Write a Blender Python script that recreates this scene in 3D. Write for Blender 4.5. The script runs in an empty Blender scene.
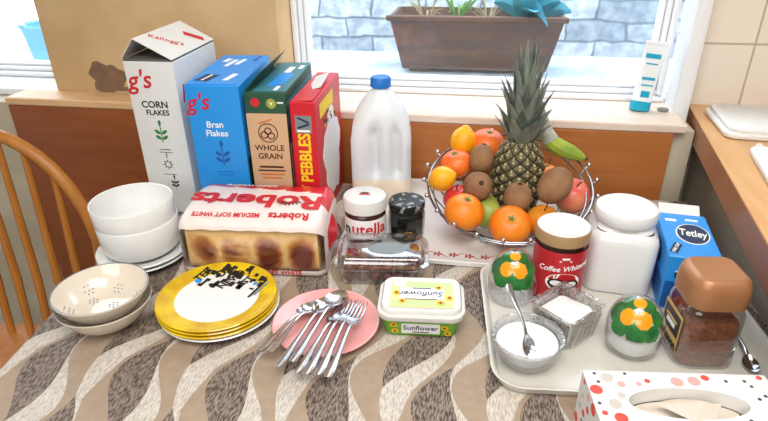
import bpy, math, random
from mathutils import Matrix, Vector, noise
random.seed(7)
R = math.radians
PI = math.pi
sc = bpy.context.scene
COL = sc.collection

# ------------------------------------------------------------------ camera
cd = bpy.data.cameras.new('camera'); cam = bpy.data.objects.new('camera', cd); COL.objects.link(cam)
cd.sensor_fit = 'HORIZONTAL'; cd.sensor_width = 36.0; cd.lens = 36.0 * 580 / 768
cd.clip_start = 0.02; cd.clip_end = 200
_p, _r, _y = R(27.5), R(-0.8), R(10)
fwd = Vector((-math.sin(_y) * math.cos(_p), math.cos(_y) * math.cos(_p), -math.sin(_p)))
rt = Vector((math.cos(_y), math.sin(_y), 0)); up = rt.cross(fwd)
r2 = rt * math.cos(_r) + up * math.sin(_r); u2 = -rt * math.sin(_r) + up * math.cos(_r)
cam.matrix_world = Matrix(((r2.x, u2.x, -fwd.x, 0), (r2.y, u2.y, -fwd.y, 0), (r2.z, u2.z, -fwd.z, 1.35), (0, 0, 0, 1)))
sc.camera = cam

# ------------------------------------------------------------------ world, lights, exposure
w = bpy.data.worlds.new('world'); sc.world = w; w.use_nodes = True
bg = w.node_tree.nodes['Background']; bg.inputs[0].default_value = (0.80, 0.90, 1.0, 1); bg.inputs[1].default_value = 4.4

def area(name, loc, target, size, sizey, power, color):
    l = bpy.data.lights.new(name, 'AREA'); l.shape = 'RECTANGLE'; l.size = size; l.size_y = sizey
    l.energy = power; l.color = color
    o = bpy.data.objects.new(name, l); COL.objects.link(o); o.location = loc
    o.rotation_euler = (Vector(target) - Vector(loc)).to_track_quat('-Z', 'Y').to_euler()
    return o
area('ceiling_lamp_light', (0.1, 0.2, 2.33), (0.0, 0.75, 0.75), 1.3, 1.3, 30, (1.0, 0.98, 0.95))
area('room_light', (-0.5, -1.7, 2.2), (-0.1, 1.0, 0.9), 2.0, 1.2, 28, (1.0, 0.985, 0.96))
sc.view_settings.view_transform = 'Standard'; sc.view_settings.look = 'None'
sc.view_settings.exposure = 0.45; sc.view_settings.gamma = 1.0; sc.view_settings.use_curve_mapping = False

# ------------------------------------------------------------------ materials
def lin(c):
    if isinstance(c, str):
        c = tuple(int(c[i:i + 2], 16) / 255 for i in (1, 3, 5))
    return tuple(x / 12.92 if x <= .04045 else ((x + .055) / 1.055) ** 2.4 for x in c) + (1,)

def mat(name, col, rough=.5, metal=0, spec=.5, var=None, vscale=20, vstretch=(1, 1, 1), bump=0, bscale=60, sss=0, coat=0, trans=0, vlo=.4, vhi=.6, detail=4, alpha=1):
    m = bpy.data.materials.new(name); m.use_nodes = True
    nt = m.node_tree; b = nt.nodes['Principled BSDF']
    b.inputs['Base Color'].default_value = lin(col); b.inputs['Roughness'].default_value = rough
    b.inputs['Metallic'].default_value = metal; b.inputs['Specular IOR Level'].default_value = spec
    b.inputs['Coat Weight'].default_value = coat; b.inputs['Transmission Weight'].default_value = trans
    b.inputs['Alpha'].default_value = alpha
    if sss:
        b.inputs['Subsurface Weight'].default_value = sss; b.inputs['Subsurface Radius'].default_value = (.02, .018, .015); b.inputs['Subsurface Scale'].default_value = .5
    tc = nt.nodes.new('ShaderNodeTexCoord'); mp = nt.nodes.new('ShaderNodeMapping'); nt.links.new(tc.outputs['Object'], mp.inputs[0])
    mp.inputs['Scale'].default_value = vstretch
    if var:
        n = nt.nodes.new('ShaderNodeTexNoise'); n.inputs['Scale'].default_value = vscale; n.inputs['Detail'].default_value = detail
        nt.links.new(mp.outputs[0], n.inputs['Vector'])
        rp = nt.nodes.new('ShaderNodeValToRGB'); rp.color_ramp.elements[0].position = vlo; rp.color_ramp.elements[1].position = vhi
        rp.color_ramp.elements[0].color = lin(col); rp.color_ramp.elements[1].color = lin(var)
        nt.links.new(n.outputs['Fac'], rp.inputs[0]); nt.links.new(rp.outputs[0], b.inputs['Base Color'])
    if bump:
        n2 = nt.nodes.new('ShaderNodeTexNoise'); n2.inputs['Scale'].default_value = bscale; nt.links.new(mp.outputs[0], n2.inputs['Vector'])
        bp = nt.nodes.new('ShaderNodeBump'); bp.inputs['Strength'].default_value = bump; bp.inputs['Distance'].default_value = .004
        nt.links.new(n2.outputs['Fac'], bp.inputs['Height']); nt.links.new(bp.outputs[0], b.inputs['Normal'])
    return m

def thin_glass(name, tint=(1, 1, 1), base=.06, edge=.55, rough=.03, diffuse=None, dfac=0, bump=0, bscale=80):
    m = bpy.data.materials.new(name); m.use_nodes = True; nt = m.node_tree; nt.nodes.clear()
    out = nt.nodes.new('ShaderNodeOutputMaterial'); tr = nt.nodes.new('ShaderNodeBsdfTransparent'); gl = nt.nodes.new('ShaderNodeBsdfGlossy')
    tr.inputs[0].default_value = (*tint, 1); gl.inputs['Roughness'].default_value = rough
    lw = nt.nodes.new('ShaderNodeLayerWeight'); lw.inputs[0].default_value = .35
    mr = nt.nodes.new('ShaderNodeMapRange'); mr.inputs[3].default_value = base; mr.inputs[4].default_value = edge
    nt.links.new(lw.outputs['Facing'], mr.inputs[0])
    mx = nt.nodes.new('ShaderNodeMixShader'); nt.links.new(mr.outputs[0], mx.inputs[0]); nt.links.new(tr.outputs[0], mx.inputs[1]); nt.links.new(gl.outputs[0], mx.inputs[2])
    last = mx
    if diffuse:
        df = nt.nodes.new('ShaderNodeBsdfDiffuse'); df.inputs[0].default_value = lin(diffuse)
        m2 = nt.nodes.new('ShaderNodeMixShader'); m2.inputs[0].default_value = dfac
        nt.links.new(mx.outputs[0], m2.inputs[1]); nt.links.new(df.outputs[0], m2.inputs[2]); last = m2
    if bump:
        tc = nt.nodes.new('ShaderNodeTexCoord'); n2 = nt.nodes.new('ShaderNodeTexNoise'); n2.inputs['Scale'].default_value = bscale
        nt.links.new(tc.outputs['Object'], n2.inputs['Vector'])
        bp = nt.nodes.new('ShaderNodeBump'); bp.inputs['Strength'].default_value = bump; bp.inputs['Distance'].default_value = .004
        nt.links.new(n2.outputs['Fac'], bp.inputs['Height']); nt.links.new(bp.outputs[0], gl.inputs['Normal']); nt.links.new(bp.outputs[0], lw.inputs['Normal'])
    nt.links.new(last.outputs[0], out.inputs[0])
    return m

M = {}
M['white_paint'] = mat('white_paint', '#e6e8ea', .45, bump=.1, bscale=30)
M['plaster'] = mat('plaster', '#d3b184', .8, var='#c8a678', vscale=6, bump=.15, bscale=60)
M['bare'] = mat('bare_plaster', '#8d6a48', .9, var='#75604a', vscale=30, bump=.4, bscale=80)
M['cream_wall'] = mat('cream_wall', '#c9bfa8', .8, var='#bbb098', vscale=8)
M['ceiling'] = mat('ceiling', '#e0ddd8', .9)
M['room_wall'] = mat('room_wall', '#d8d6d1', .8)
M['board'] = mat('board_wood', '#ab6530', .45, var='#b8743d', vscale=6, vstretch=(1, 1, 12), vlo=.3, vhi=.7)
M['board_dark'] = mat('board_wood_dark', '#8e4c26', .45, var='#9a582e', vscale=6, vstretch=(1, 1, 8), vlo=.3, vhi=.7)
M['strip'] = mat('strip_wood', '#d5a877', .5, var='#e3bd90', vscale=5, vstretch=(2, 20, 20), vlo=.3, vhi=.7)
M['sill'] = mat('sill_paint', '#e8d8ca', .5, var='#dfc9b6', vscale=5, vstretch=(1, 6, 6))
M['worktop'] = mat('worktop', '#cf9c66', .35, var='#dcae7a', vscale=5, vstretch=(9, 1, 9), vlo=.3, vhi=.7)
M['worktop_edge'] = mat('worktop_edge', '#95603f', .4, var='#a06c4a', vscale=8)
M['cab'] = mat('cabinet_side', '#c2b7a5', .6, var='#b4a996', vscale=6)
M['floor'] = mat('floor', '#6b5a48', .6, var='#5c4c3c', vscale=4)
M['oak'] = mat('chair_wood', '#b97a33', .4, var='#a8692a', vscale=10, vstretch=(6, 6, 1), vlo=.3, vhi=.7)
M['table_wood'] = mat('table_wood', '#8a5a30', .5, var='#7a4c28', vscale=8)
M['pane'] = thin_glass('window_glass', (.97, .985, 1), .03, .3, .01)
M['white_card'] = mat('white_card', '#dfdfdc', .45)
M['card_in'] = mat('card_inside', '#5d5a56', .8)
M['red'] = mat('red_print', '#c8202a', .45)
M['black'] = mat('black_print', '#141414', .5)
M['green_p'] = mat('green_print', '#2e7d3c', .5)
M['white_p'] = mat('white_print', '#f4f4f2', .5)
M['blue_card'] = mat('blue_card', '#2592e2', .4)
M['blue_deep'] = mat('blue_print', '#1559a6', .45)
M['navy'] = mat('navy_print', '#13294f', .45)
M['tan_card'] = mat('tan_card', '#d0ab85', .6)
M['brown_p'] = mat('brown_print', '#4b2a18', .6)
M['forest'] = mat('forest_card', '#24503a', .5)
M['teal_card'] = mat('teal_card', '#3f7f8c', .45)
M['orange_p'] = mat('orange_print', '#d07a2c', .5)
M['red_card'] = mat('red_card', '#cb1f2b', .4)
M['yellow_p'] = mat('yellow_print', '#f3d022', .5)
M['grey_p'] = mat('grey_print', '#7d8788', .5)
M['hdpe'] = mat('milk_plastic', '#dde2e5', .35, sss=.3)
M['milk'] = mat('milk_in_plastic', '#efe2cb', .35, sss=.3)
M['cap_blue'] = mat('blue_cap', '#1673c9', .4)
M['china'] = mat('white_china', '#e9e9e6', .18, coat=.3)
M['china_w'] = mat('warm_china', '#ddd2c0', .15, coat=.4)
M['rim_grey'] = mat('grey_rim', '#73747c', .3)
M['motif'] = mat('grey_motif', '#8d97a5', .4)
M['yellow_gl'] = mat('yellow_glaze', '#e6c61a', .15, var='#cfa312', vscale=25, coat=.4)
M['pink_gl'] = mat('pink_glaze', '#e59f9c', .18, coat=.4)
M['steel'] = mat('steel', '#c9cbce', .16, metal=1)
M['chrome'] = mat('chrome_wire', '#9a9ca2', .2, metal=1)
M['bread'] = mat('bread_crust', '#e9bd78', .6, var='#7d2f14', vscale=14, vstretch=(1, 1, 1.2), vlo=.47, vhi=.66, detail=2, bump=.2, bscale=90)
def make_bread():
    m, nt, b = node_mat('bread_crust')
    tc = nt.nodes.new('ShaderNodeTexCoord'); sp = nt.nodes.new('ShaderNodeSeparateXYZ'); nt.links.new(tc.outputs['Object'], sp.inputs[0])
    n = nt.nodes.new('ShaderNodeTexNoise'); n.inputs['Scale'].default_value = 28; n.inputs['Detail'].default_value = 3; nt.links.new(tc.outputs['Object'], n.inputs['Vector'])
    a = mth(nt, 'POWER', mth(nt, 'ABSOLUTE', mth(nt, 'SINE', mth(nt, 'MULTIPLY', mth(nt, 'ADD', sp.outputs[0], .122), PI * 4 / .244))), 1.2)
    g = mth(nt, 'MAXIMUM', mth(nt, 'SUBTRACT', 1.0, mth(nt, 'MULTIPLY', mth(nt, 'ABSOLUTE', mth(nt, 'SUBTRACT', sp.outputs[2], .040)), 20)), 0.0)
    big = nt.nodes.new('ShaderNodeTexNoise'); big.inputs['Scale'].default_value = 11; nt.links.new(tc.outputs['Object'], big.inputs['Vector'])
    f = mth(nt, 'MULTIPLY', mth(nt, 'MULTIPLY', a, g), mth(nt, 'ADD', mth(nt, 'MULTIPLY', big.outputs['Fac'], 4.0), -1.1))
    f = mth(nt, 'ADD', f, mth(nt, 'MULTIPLY', mth(nt, 'SUBTRACT', n.outputs['Fac'], .5), .9))
    rp = nt.nodes.new('ShaderNodeValToRGB'); rp.color_ramp.elements[0].position = .12; rp.color_ramp.elements[0].color = lin('#ecc17c')
    rp.color_ramp.elements[1].position = .75; rp.color_ramp.elements[1].color = lin('#6e2412')
    e = rp.color_ramp.elements.new(.38); e.color = lin('#c07a3a'); nt.links.new(f, rp.inputs[0])
    nt.links.new(rp.outputs[0], b.inputs['Base Color']); b.inputs['Roughness'].default_value = .6
    return m
M['film'] = thin_glass('clear_film', (1, 1, 1), .06, .5, .12, bump=.35, bscale=40)
M['bag_white'] = mat('bag_white', '#ecdcd6', .3, coat=.3, bump=.25, bscale=25)
M['bag_red'] = mat('bag_red', '#cf1f2b', .3, coat=.3, bump=.25, bscale=25)
M['lid_white'] = mat('white_lid', '#dbd9d5', .35)
M['choc'] = mat('chocolate', '#3a1a0d', .15, coat=.5)
M['dark_jar'] = mat('dark_jar', '#0d130f', .1, coat=.6)
M['dark_lid'] = mat('dark_lid', '#1c1f1e', .3, metal=.4, var='#a7aaa6', vscale=90, vlo=.55, vhi=.62)
M['gold_p'] = mat('gold_print', '#c9a04a', .35, metal=.5)
M['clear'] = thin_glass('clear_plastic', (.97, .98, .98), .08, .6, .06, diffuse='#dfe6ea', dfac=.03)
M['clear_lid'] = thin_glass('clear_lid', (.96, .97, .97), .2, .7, .08)
M['pressed'] = thin_glass('pressed_glass', (.86, .85, .83), .22, .9, .05, bump=1.0, bscale=120)
M['grape'] = mat('grape_skin', '#641320', .25, var='#3a0a12', vscale=40, coat=.2)
M['tub_green'] = mat('tub_green', '#6bb023', .35)
M['pale_green'] = mat('pale_green', '#bfe08b', .4)
M['pale_yellow'] = mat('pale_yellow', '#f2e38c', .4)
M['sun_centre'] = mat('sunflower_brown', '#7a3f14', .5)
M['sun_petal'] = mat('sunflower_yellow', '#f2c51c', .5)
M['ink'] = mat('ink_blue', '#1f2a55', .5)
M['orange'] = mat('orange_peel', '#f07a0c', .35, var='#f48d1e', vscale=18, bump=.25, bscale=350)
M['orange_red'] = mat('orange_red_peel', '#ea5f17', .35, var='#f0772a', vscale=12, bump=.2, bscale=300)
M['lemon'] = mat('lemon_peel', '#f4b516', .35, var='#f0a30c', vscale=14, bump=.25, bscale=300)
M['kiwi'] = mat('kiwi_skin', '#86603f', .75, var='#9a724e', vscale=22, bump=.4, bscale=500)
M['kiwi_tip'] = mat('kiwi_tip', '#3f2a1a', .8)
M['pear'] = mat('pear_skin', '#93a23a', .4, var='#a9ad4b', vscale=25)
M['red_apple'] = mat('red_apple_skin', '#c8242c', .25, var='#e2564a', vscale=16, coat=.2)
M['pink_apple'] = mat('pink_apple_skin', '#d8454a', .3, var='#e58a62', vscale=14)
M['gold_apple'] = mat('gold_apple_skin', '#d98a24', .35, var='#c9741c', vscale=20)
M['banana'] = mat('banana_skin', '#9fb03a', .5, var='#7f9a33', vscale=20)
M['stalk'] = mat('stalk', '#5c4426', .8)
M['calyx'] = mat('calyx_green', '#5c7a32', .7)
M['pine_a'] = mat('pineapple_skin', '#575232', .6, var='#6f6844', vscale=60)
M['pine_b'] = mat('pineapple_groove', '#26241a', .8)
M['pine_c'] = mat('pineapple_eye', '#b9a678', .7)
M['leaf'] = mat('pineapple_leaf', '#737d70', .6, var='#8a9184', vscale=30)
M['leaf_edge'] = mat('pineapple_leaf_dark', '#525d55', .6, var='#6b746a', vscale=30)
M['red_label'] = mat('red_label', '#b51a22', .35)
M['coffee_dark'] = mat('dark_glass', '#2a0f0a', .1, coat=.5)
M['tan_lid'] = mat('tan_lid', '#a3835c', .4)
M['white_gloss'] = mat('white_gloss', '#e2e2e0', .22, coat=.3)
M['copper'] = mat('copper_lid', '#a8754e', .4, metal=.25, coat=.1)
M['glass'] = thin_glass('clear_glass', (.96, .97, .97), .08, .8, .03)
M['crystal'] = thin_glass('cut_crystal', (.95, .96, .97), .14, .8, .06, diffuse='#eef0f2', dfac=.05, bump=1.0, bscale=120)
M['coffee'] = mat('coffee_granules', '#6a361b', .85, var='#8a4c2a', vscale=160, bump=.9, bscale=300)
M['label_black'] = mat('label_black', '#15120f', .35)
M['label_gold'] = mat('label_gold', '#d0b06e', .4)
M['sugar'] = mat('sugar', '#f3f3f2', .9, bump=.4, bscale=300)
M['leaf_green'] = mat('painted_leaf', '#2c7a34', .2, coat=.4, var='#1f5c2a', vscale=40)
M['fruit_paint'] = mat('painted_orange', '#f39a17', .2, coat=.4)
M['tray_white'] = mat('tray_china', '#e9e7e4', .3)
M['tray_plastic'] = mat('tray_plastic', '#d0ccc2', .25, spec=.5, coat=.2)
M['floral'] = mat('floral_red', '#a5423d', .5)
M['tissue'] = mat('tissue_paper', '#d9cdbd', .85)
M['dot_red'] = mat('dot_red', '#dd4a3c', .5)
M['dot_pink'] = mat('dot_pink', '#e8a49c', .5)
M['dot_grey'] = mat('dot_grey', '#c2bbb2', .5)
M['dot_dark'] = mat('dot_dark', '#4a4450', .5)
M['turq'] = mat('turquoise', '#17a3c4', .35)
M['tube_white'] = mat('tube_white', '#e8eef0', .4)
M['cloth_white'] = mat('white_cloth', '#e6e6e3', .9, bump=.5, bscale=120)
M['trough'] = mat('trough_wood', '#5c5048', .7, var='#7b5848', vscale=5, vstretch=(1, 1, 6), vlo=.35, vhi=.7, bump=.2)
M['soil'] = mat('soil', '#5a4a3e', .95, var='#8a8076', vscale=60, bump=.8, bscale=80)
M['succ'] = mat('succulent_leaf', '#5fb3c4', .5, var='#4a9fb4', vscale=12)
M['grass'] = mat('grass_leaf', '#7fae6b', .6)
M['dry_stem'] = mat('dry_stem', '#b5a88e', .8)
M['ledge'] = mat('outer_ledge', '#c4d2dc', .6, var='#a5b8c8', vscale=12)
M['blue_basket'] = mat('blue_plastic', '#86cdea', .4)
M['wrap'] = mat('plastic_wrap', '#c3c3b8', .3, var='#9fa293', vscale=40, coat=.4)

def node_mat(name):
    m = bpy.data.materials.new(name); m.use_nodes = True
    return m, m.node_tree, m.node_tree.nodes['Principled BSDF']

def mth(nt, op, a, b=None):
    n = nt.nodes.new('ShaderNodeMath'); n.operation = op
    for i, v in enumerate((a, b)):
        if v is None: continue
        if isinstance(v, (int, float)): n.inputs[i].default_value = v
        else: nt.links.new(v, n.inputs[i])
    return n.outputs[0]

def mixc(nt, f, a, b):
    n = nt.nodes.new('ShaderNodeMix'); n.data_type = 'RGBA'
    nt.links.new(f, n.inputs[0])
    for i, v in ((6, a), (7, b)):
        if isinstance(v, tuple): n.inputs[i].default_value = v
        else: nt.links.new(v, n.inputs[i])
    return n.outputs[2]

def make_stone():
    m, nt, b = node_mat('stone_wall')
    tc = nt.nodes.new('ShaderNodeTexCoord'); mp = nt.nodes.new('ShaderNodeMapping'); nt.links.new(tc.outputs['Object'], mp.inputs[0])
    mp.inputs['Rotation'].default_value = (R(90), 0, 0)
    nz = nt.nodes.new('ShaderNodeTexNoise'); nz.inputs['Scale'].default_value = 7; nt.links.new(mp.outputs[0], nz.inputs['Vector'])
    va = nt.nodes.new('ShaderNodeVectorMath'); va.operation = 'SCALE'; va.inputs[3].default_value = .05; nt.links.new(nz.outputs['Color'], va.inputs[0])
    vb = nt.nodes.new('ShaderNodeVectorMath'); vb.operation = 'ADD'; nt.links.new(mp.outputs[0], vb.inputs[0]); nt.links.new(va.outputs[0], vb.inputs[1])
    br = nt.nodes.new('ShaderNodeTexBrick'); nt.links.new(vb.outputs[0], br.inputs['Vector'])
    br.inputs['Scale'].default_value = 1; br.inputs['Brick Width'].default_value = .25; br.inputs['Row Height'].default_value = .088; br.inputs['Mortar Size'].default_value = .009
    br.inputs['Mortar Smooth'].default_value = .8; br.inputs['Color1'].default_value = lin('#84909b'); br.inputs['Color2'].default_value = lin('#b4bbc0'); br.inputs['Mortar'].default_value = lin('#66717c')
    n2 = nt.nodes.new('ShaderNodeTexNoise'); n2.inputs['Scale'].default_value = 13; n2.inputs['Detail'].default_value = 7; ms = nt.nodes.new('ShaderNodeMapping'); ms.inputs['Scale'].default_value = (1.6, 1.6, 2.6); nt.links.new(mp.outputs[0], ms.inputs[0]); nt.links.new(ms.outputs[0], n2.inputs['Vector'])
    rp = nt.nodes.new('ShaderNodeValToRGB'); rp.color_ramp.elements[0].position = .38; rp.color_ramp.elements[1].position = .62
    rp.color_ramp.elements[0].color = (.78, .82, .88, 1); rp.color_ramp.elements[1].color = (1.28, 1.26, 1.22, 1); nt.links.new(n2.outputs['Fac'], rp.inputs[0])
    mu = nt.nodes.new('ShaderNodeMix'); mu.data_type = 'RGBA'; mu.blend_type = 'MULTIPLY'; mu.inputs[0].default_value = 1
    nt.links.new(br.outputs['Color'], mu.inputs[6]); nt.links.new(rp.outputs[0], mu.inputs[7]); nt.links.new(mu.outputs[2], b.inputs['Base Color'])
    b.inputs['Roughness'].default_value = .85
    bp = nt.nodes.new('ShaderNodeBump'); bp.inputs['Distance'].default_value = .02; bp.inputs['Strength'].default_value = .6
    nt.links.new(n2.outputs['Fac'], bp.inputs['Height']); nt.links.new(bp.outputs[0], b.inputs['Normal'])
    return m
M['stone'] = make_stone()
M['bread'] = make_bread()

def make_tile(name, tile, grout, w_, h_, rot):
    m, nt, b = node_mat(name)
    tc = nt.nodes.new('ShaderNodeTexCoord'); mp = nt.nodes.new('ShaderNodeMapping'); nt.links.new(tc.outputs['Object'], mp.inputs[0])
    mp.inputs['Rotation'].default_value = rot
    br = nt.nodes.new('ShaderNodeTexBrick'); nt.links.new(mp.outputs[0], br.inputs['Vector']); br.offset = 0
    br.inputs['Scale'].default_value = 1; br.inputs['Brick Width'].default_value = w_; br.inputs['Row Height'].default_value = h_; br.inputs['Mortar Size'].default_value = .0025
    br.inputs['Color1'].default_value = lin(tile); br.inputs['Color2'].default_value = lin(tile); br.inputs['Mortar'].default_value = lin(grout)
    nt.links.new(br.outputs['Color'], b.inputs['Base Color']); b.inputs['Roughness'].default_value = .3
    return m
M['tiles'] = make_tile('wall_tiles', '#e6dacb', '#b6a894', .152, .152, (R(90), 0, 0))
M['tile_sill'] = make_tile('sill_tiles', '#dfe4e8', '#b8b8b4', .152, .152, (0, 0, 0))

def make_cloth():
    m, nt, b = node_mat('wavy_cloth')
    tc = nt.nodes.new('ShaderNodeTexCoord'); sp = nt.nodes.new('ShaderNodeSeparateXYZ'); nt.links.new(tc.outputs['Object'], sp.inputs[0])
    x, y = sp.outputs[0], sp.outputs[1]
    P = .073
    v = mth(nt, 'MULTIPLY', y, 2 * PI / .28)
    u = mth(nt, 'ADD', mth(nt, 'MULTIPLY', x, 1 / P), mth(nt, 'MULTIPLY', mth(nt, 'SINE', mth(nt, 'ADD', v, .6)), .30))
    u = mth(nt, 'SUBTRACT', u, mth(nt, 'MULTIPLY', y, 2.2))
    t = mth(nt, 'FLOORED_MODULO', u, 2.0)
    dark = cream = None
    for c0, ph in ((.45, 0.0), (1.45, PI)):
        cs = mth(nt, 'COSINE', mth(nt, 'ADD', v, ph))
        h = mth(nt, 'MAXIMUM', mth(nt, 'MULTIPLY', mth(nt, 'ADD', mth(nt, 'MULTIPLY', cs, .62), .38), .42), .0)
        wd = mth(nt, 'MAXIMUM', mth(nt, 'MULTIPLY', mth(nt, 'ADD', mth(nt, 'MULTIPLY', mth(nt, 'COSINE', mth(nt, 'ADD', v, ph + 2.0)), .55), .6), .5), .0)
        for off in (0.0, 2.0):
            d = mth(nt, 'SUBTRACT', mth(nt, 'ADD', t, off), c0)
            dm = mth(nt, 'LESS_THAN', mth(nt, 'ABSOLUTE', d), h)
            cm = mth(nt, 'MULTIPLY', mth(nt, 'GREATER_THAN', d, h), mth(nt, 'LESS_THAN', d, mth(nt, 'ADD', h, wd)))
            dark = dm if dark is None else mth(nt, 'MAXIMUM', dark, dm)
            cream = cm if cream is None else mth(nt, 'MAXIMUM', cream, cm)
    def weave(c1, c2, sx, sy, lo=.42, hi=.58):
        mp = nt.nodes.new('ShaderNodeMapping'); nt.links.new(tc.outputs['Object'], mp.inputs[0]); mp.inputs['Scale'].default_value = (sx, sy, 1); mp.inputs['Rotation'].default_value = (0, 0, R(12))
        n = nt.nodes.new('ShaderNodeTexNoise'); n.inputs['Scale'].default_value = 1; n.inputs['Detail'].default_value = 3; nt.links.new(mp.outputs[0], n.inputs['Vector'])
        r = nt.nodes.new('ShaderNodeValToRGB'); r.color_ramp.elements[0].position = lo; r.color_ramp.elements[1].position = hi
        r.color_ramp.elements[0].color = lin(c1); r.color_ramp.elements[1].color = lin(c2); nt.links.new(n.outputs['Fac'], r.inputs[0]); return r.outputs[0], n.outputs['Fac']
    dk, h1 = weave('#46382f', '#94857a', 600, 110, .40, .60)
    cr, h2 = weave('#a99d90', '#cfc7bc', 600, 110, .36, .58)
    pl, h3 = weave('#9c8873', '#a6927d', 60, 60, .3, .7)
    c = mixc(nt, cream, pl, cr); c = mixc(nt, dark, c, dk)
    nt.links.new(c, b.inputs['Base Color']); b.inputs['Roughness'].default_value = .6; b.inputs['Specular IOR Level'].default_value = .3
    bp = nt.nodes.new('ShaderNodeBump'); bp.inputs['Strength'].default_value = .25; bp.inputs['Distance'].default_value = .002
    nt.links.new(h1, bp.inputs['Height']); nt.links.new(bp.outputs[0], b.inputs['Normal'])
    return m
M['cloth'] = make_cloth()

# ------------------------------------------------------------------ mesh builder
def T(x, y, z): return Matrix.Translation((x, y, z))
def RX(a): return Matrix.Rotation(R(a), 4, 'X')
def RY(a): return Matrix.Rotation(R(a), 4, 'Y')
def RZ(a): return Matrix.Rotation(R(a), 4, 'Z')
def S(x, y, z): return Matrix.Diagonal((x, y, z, 1))
def xf_front(cx, cz, y, roll=0): return T(cx, y, cz) @ RX(90) @ RZ(roll)
def xf_right(cy, cz, x, roll=0): return T(x, cy, cz) @ RZ(90) @ RX(90) @ RZ(roll)
def xf_left(cy, cz, x, roll=0): return T(x, cy, cz) @ RZ(-90) @ RX(90) @ RZ(roll)
def xf_top(cx, cy, z, roll=0): return T(cx, cy, z) @ RZ(roll)

def rrect(w_, d_, rc, n=5):
    rc = min(rc, w_ / 2 - 1e-5, d_ / 2 - 1e-5); pts = []
    for cx, cy, a0 in ((w_ / 2 - rc, d_ / 2 - rc, 0), (-w_ / 2 + rc, d_ / 2 - rc, 90), (-w_ / 2 + rc, -d_ / 2 + rc, 180), (w_ / 2 - rc, -d_ / 2 + rc, 270)):
        for k in range(n + 1):
            a = R(a0 + 90 * k / n); pts.append((cx + rc * math.cos(a), cy + rc * math.sin(a)))
    return pts

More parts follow.
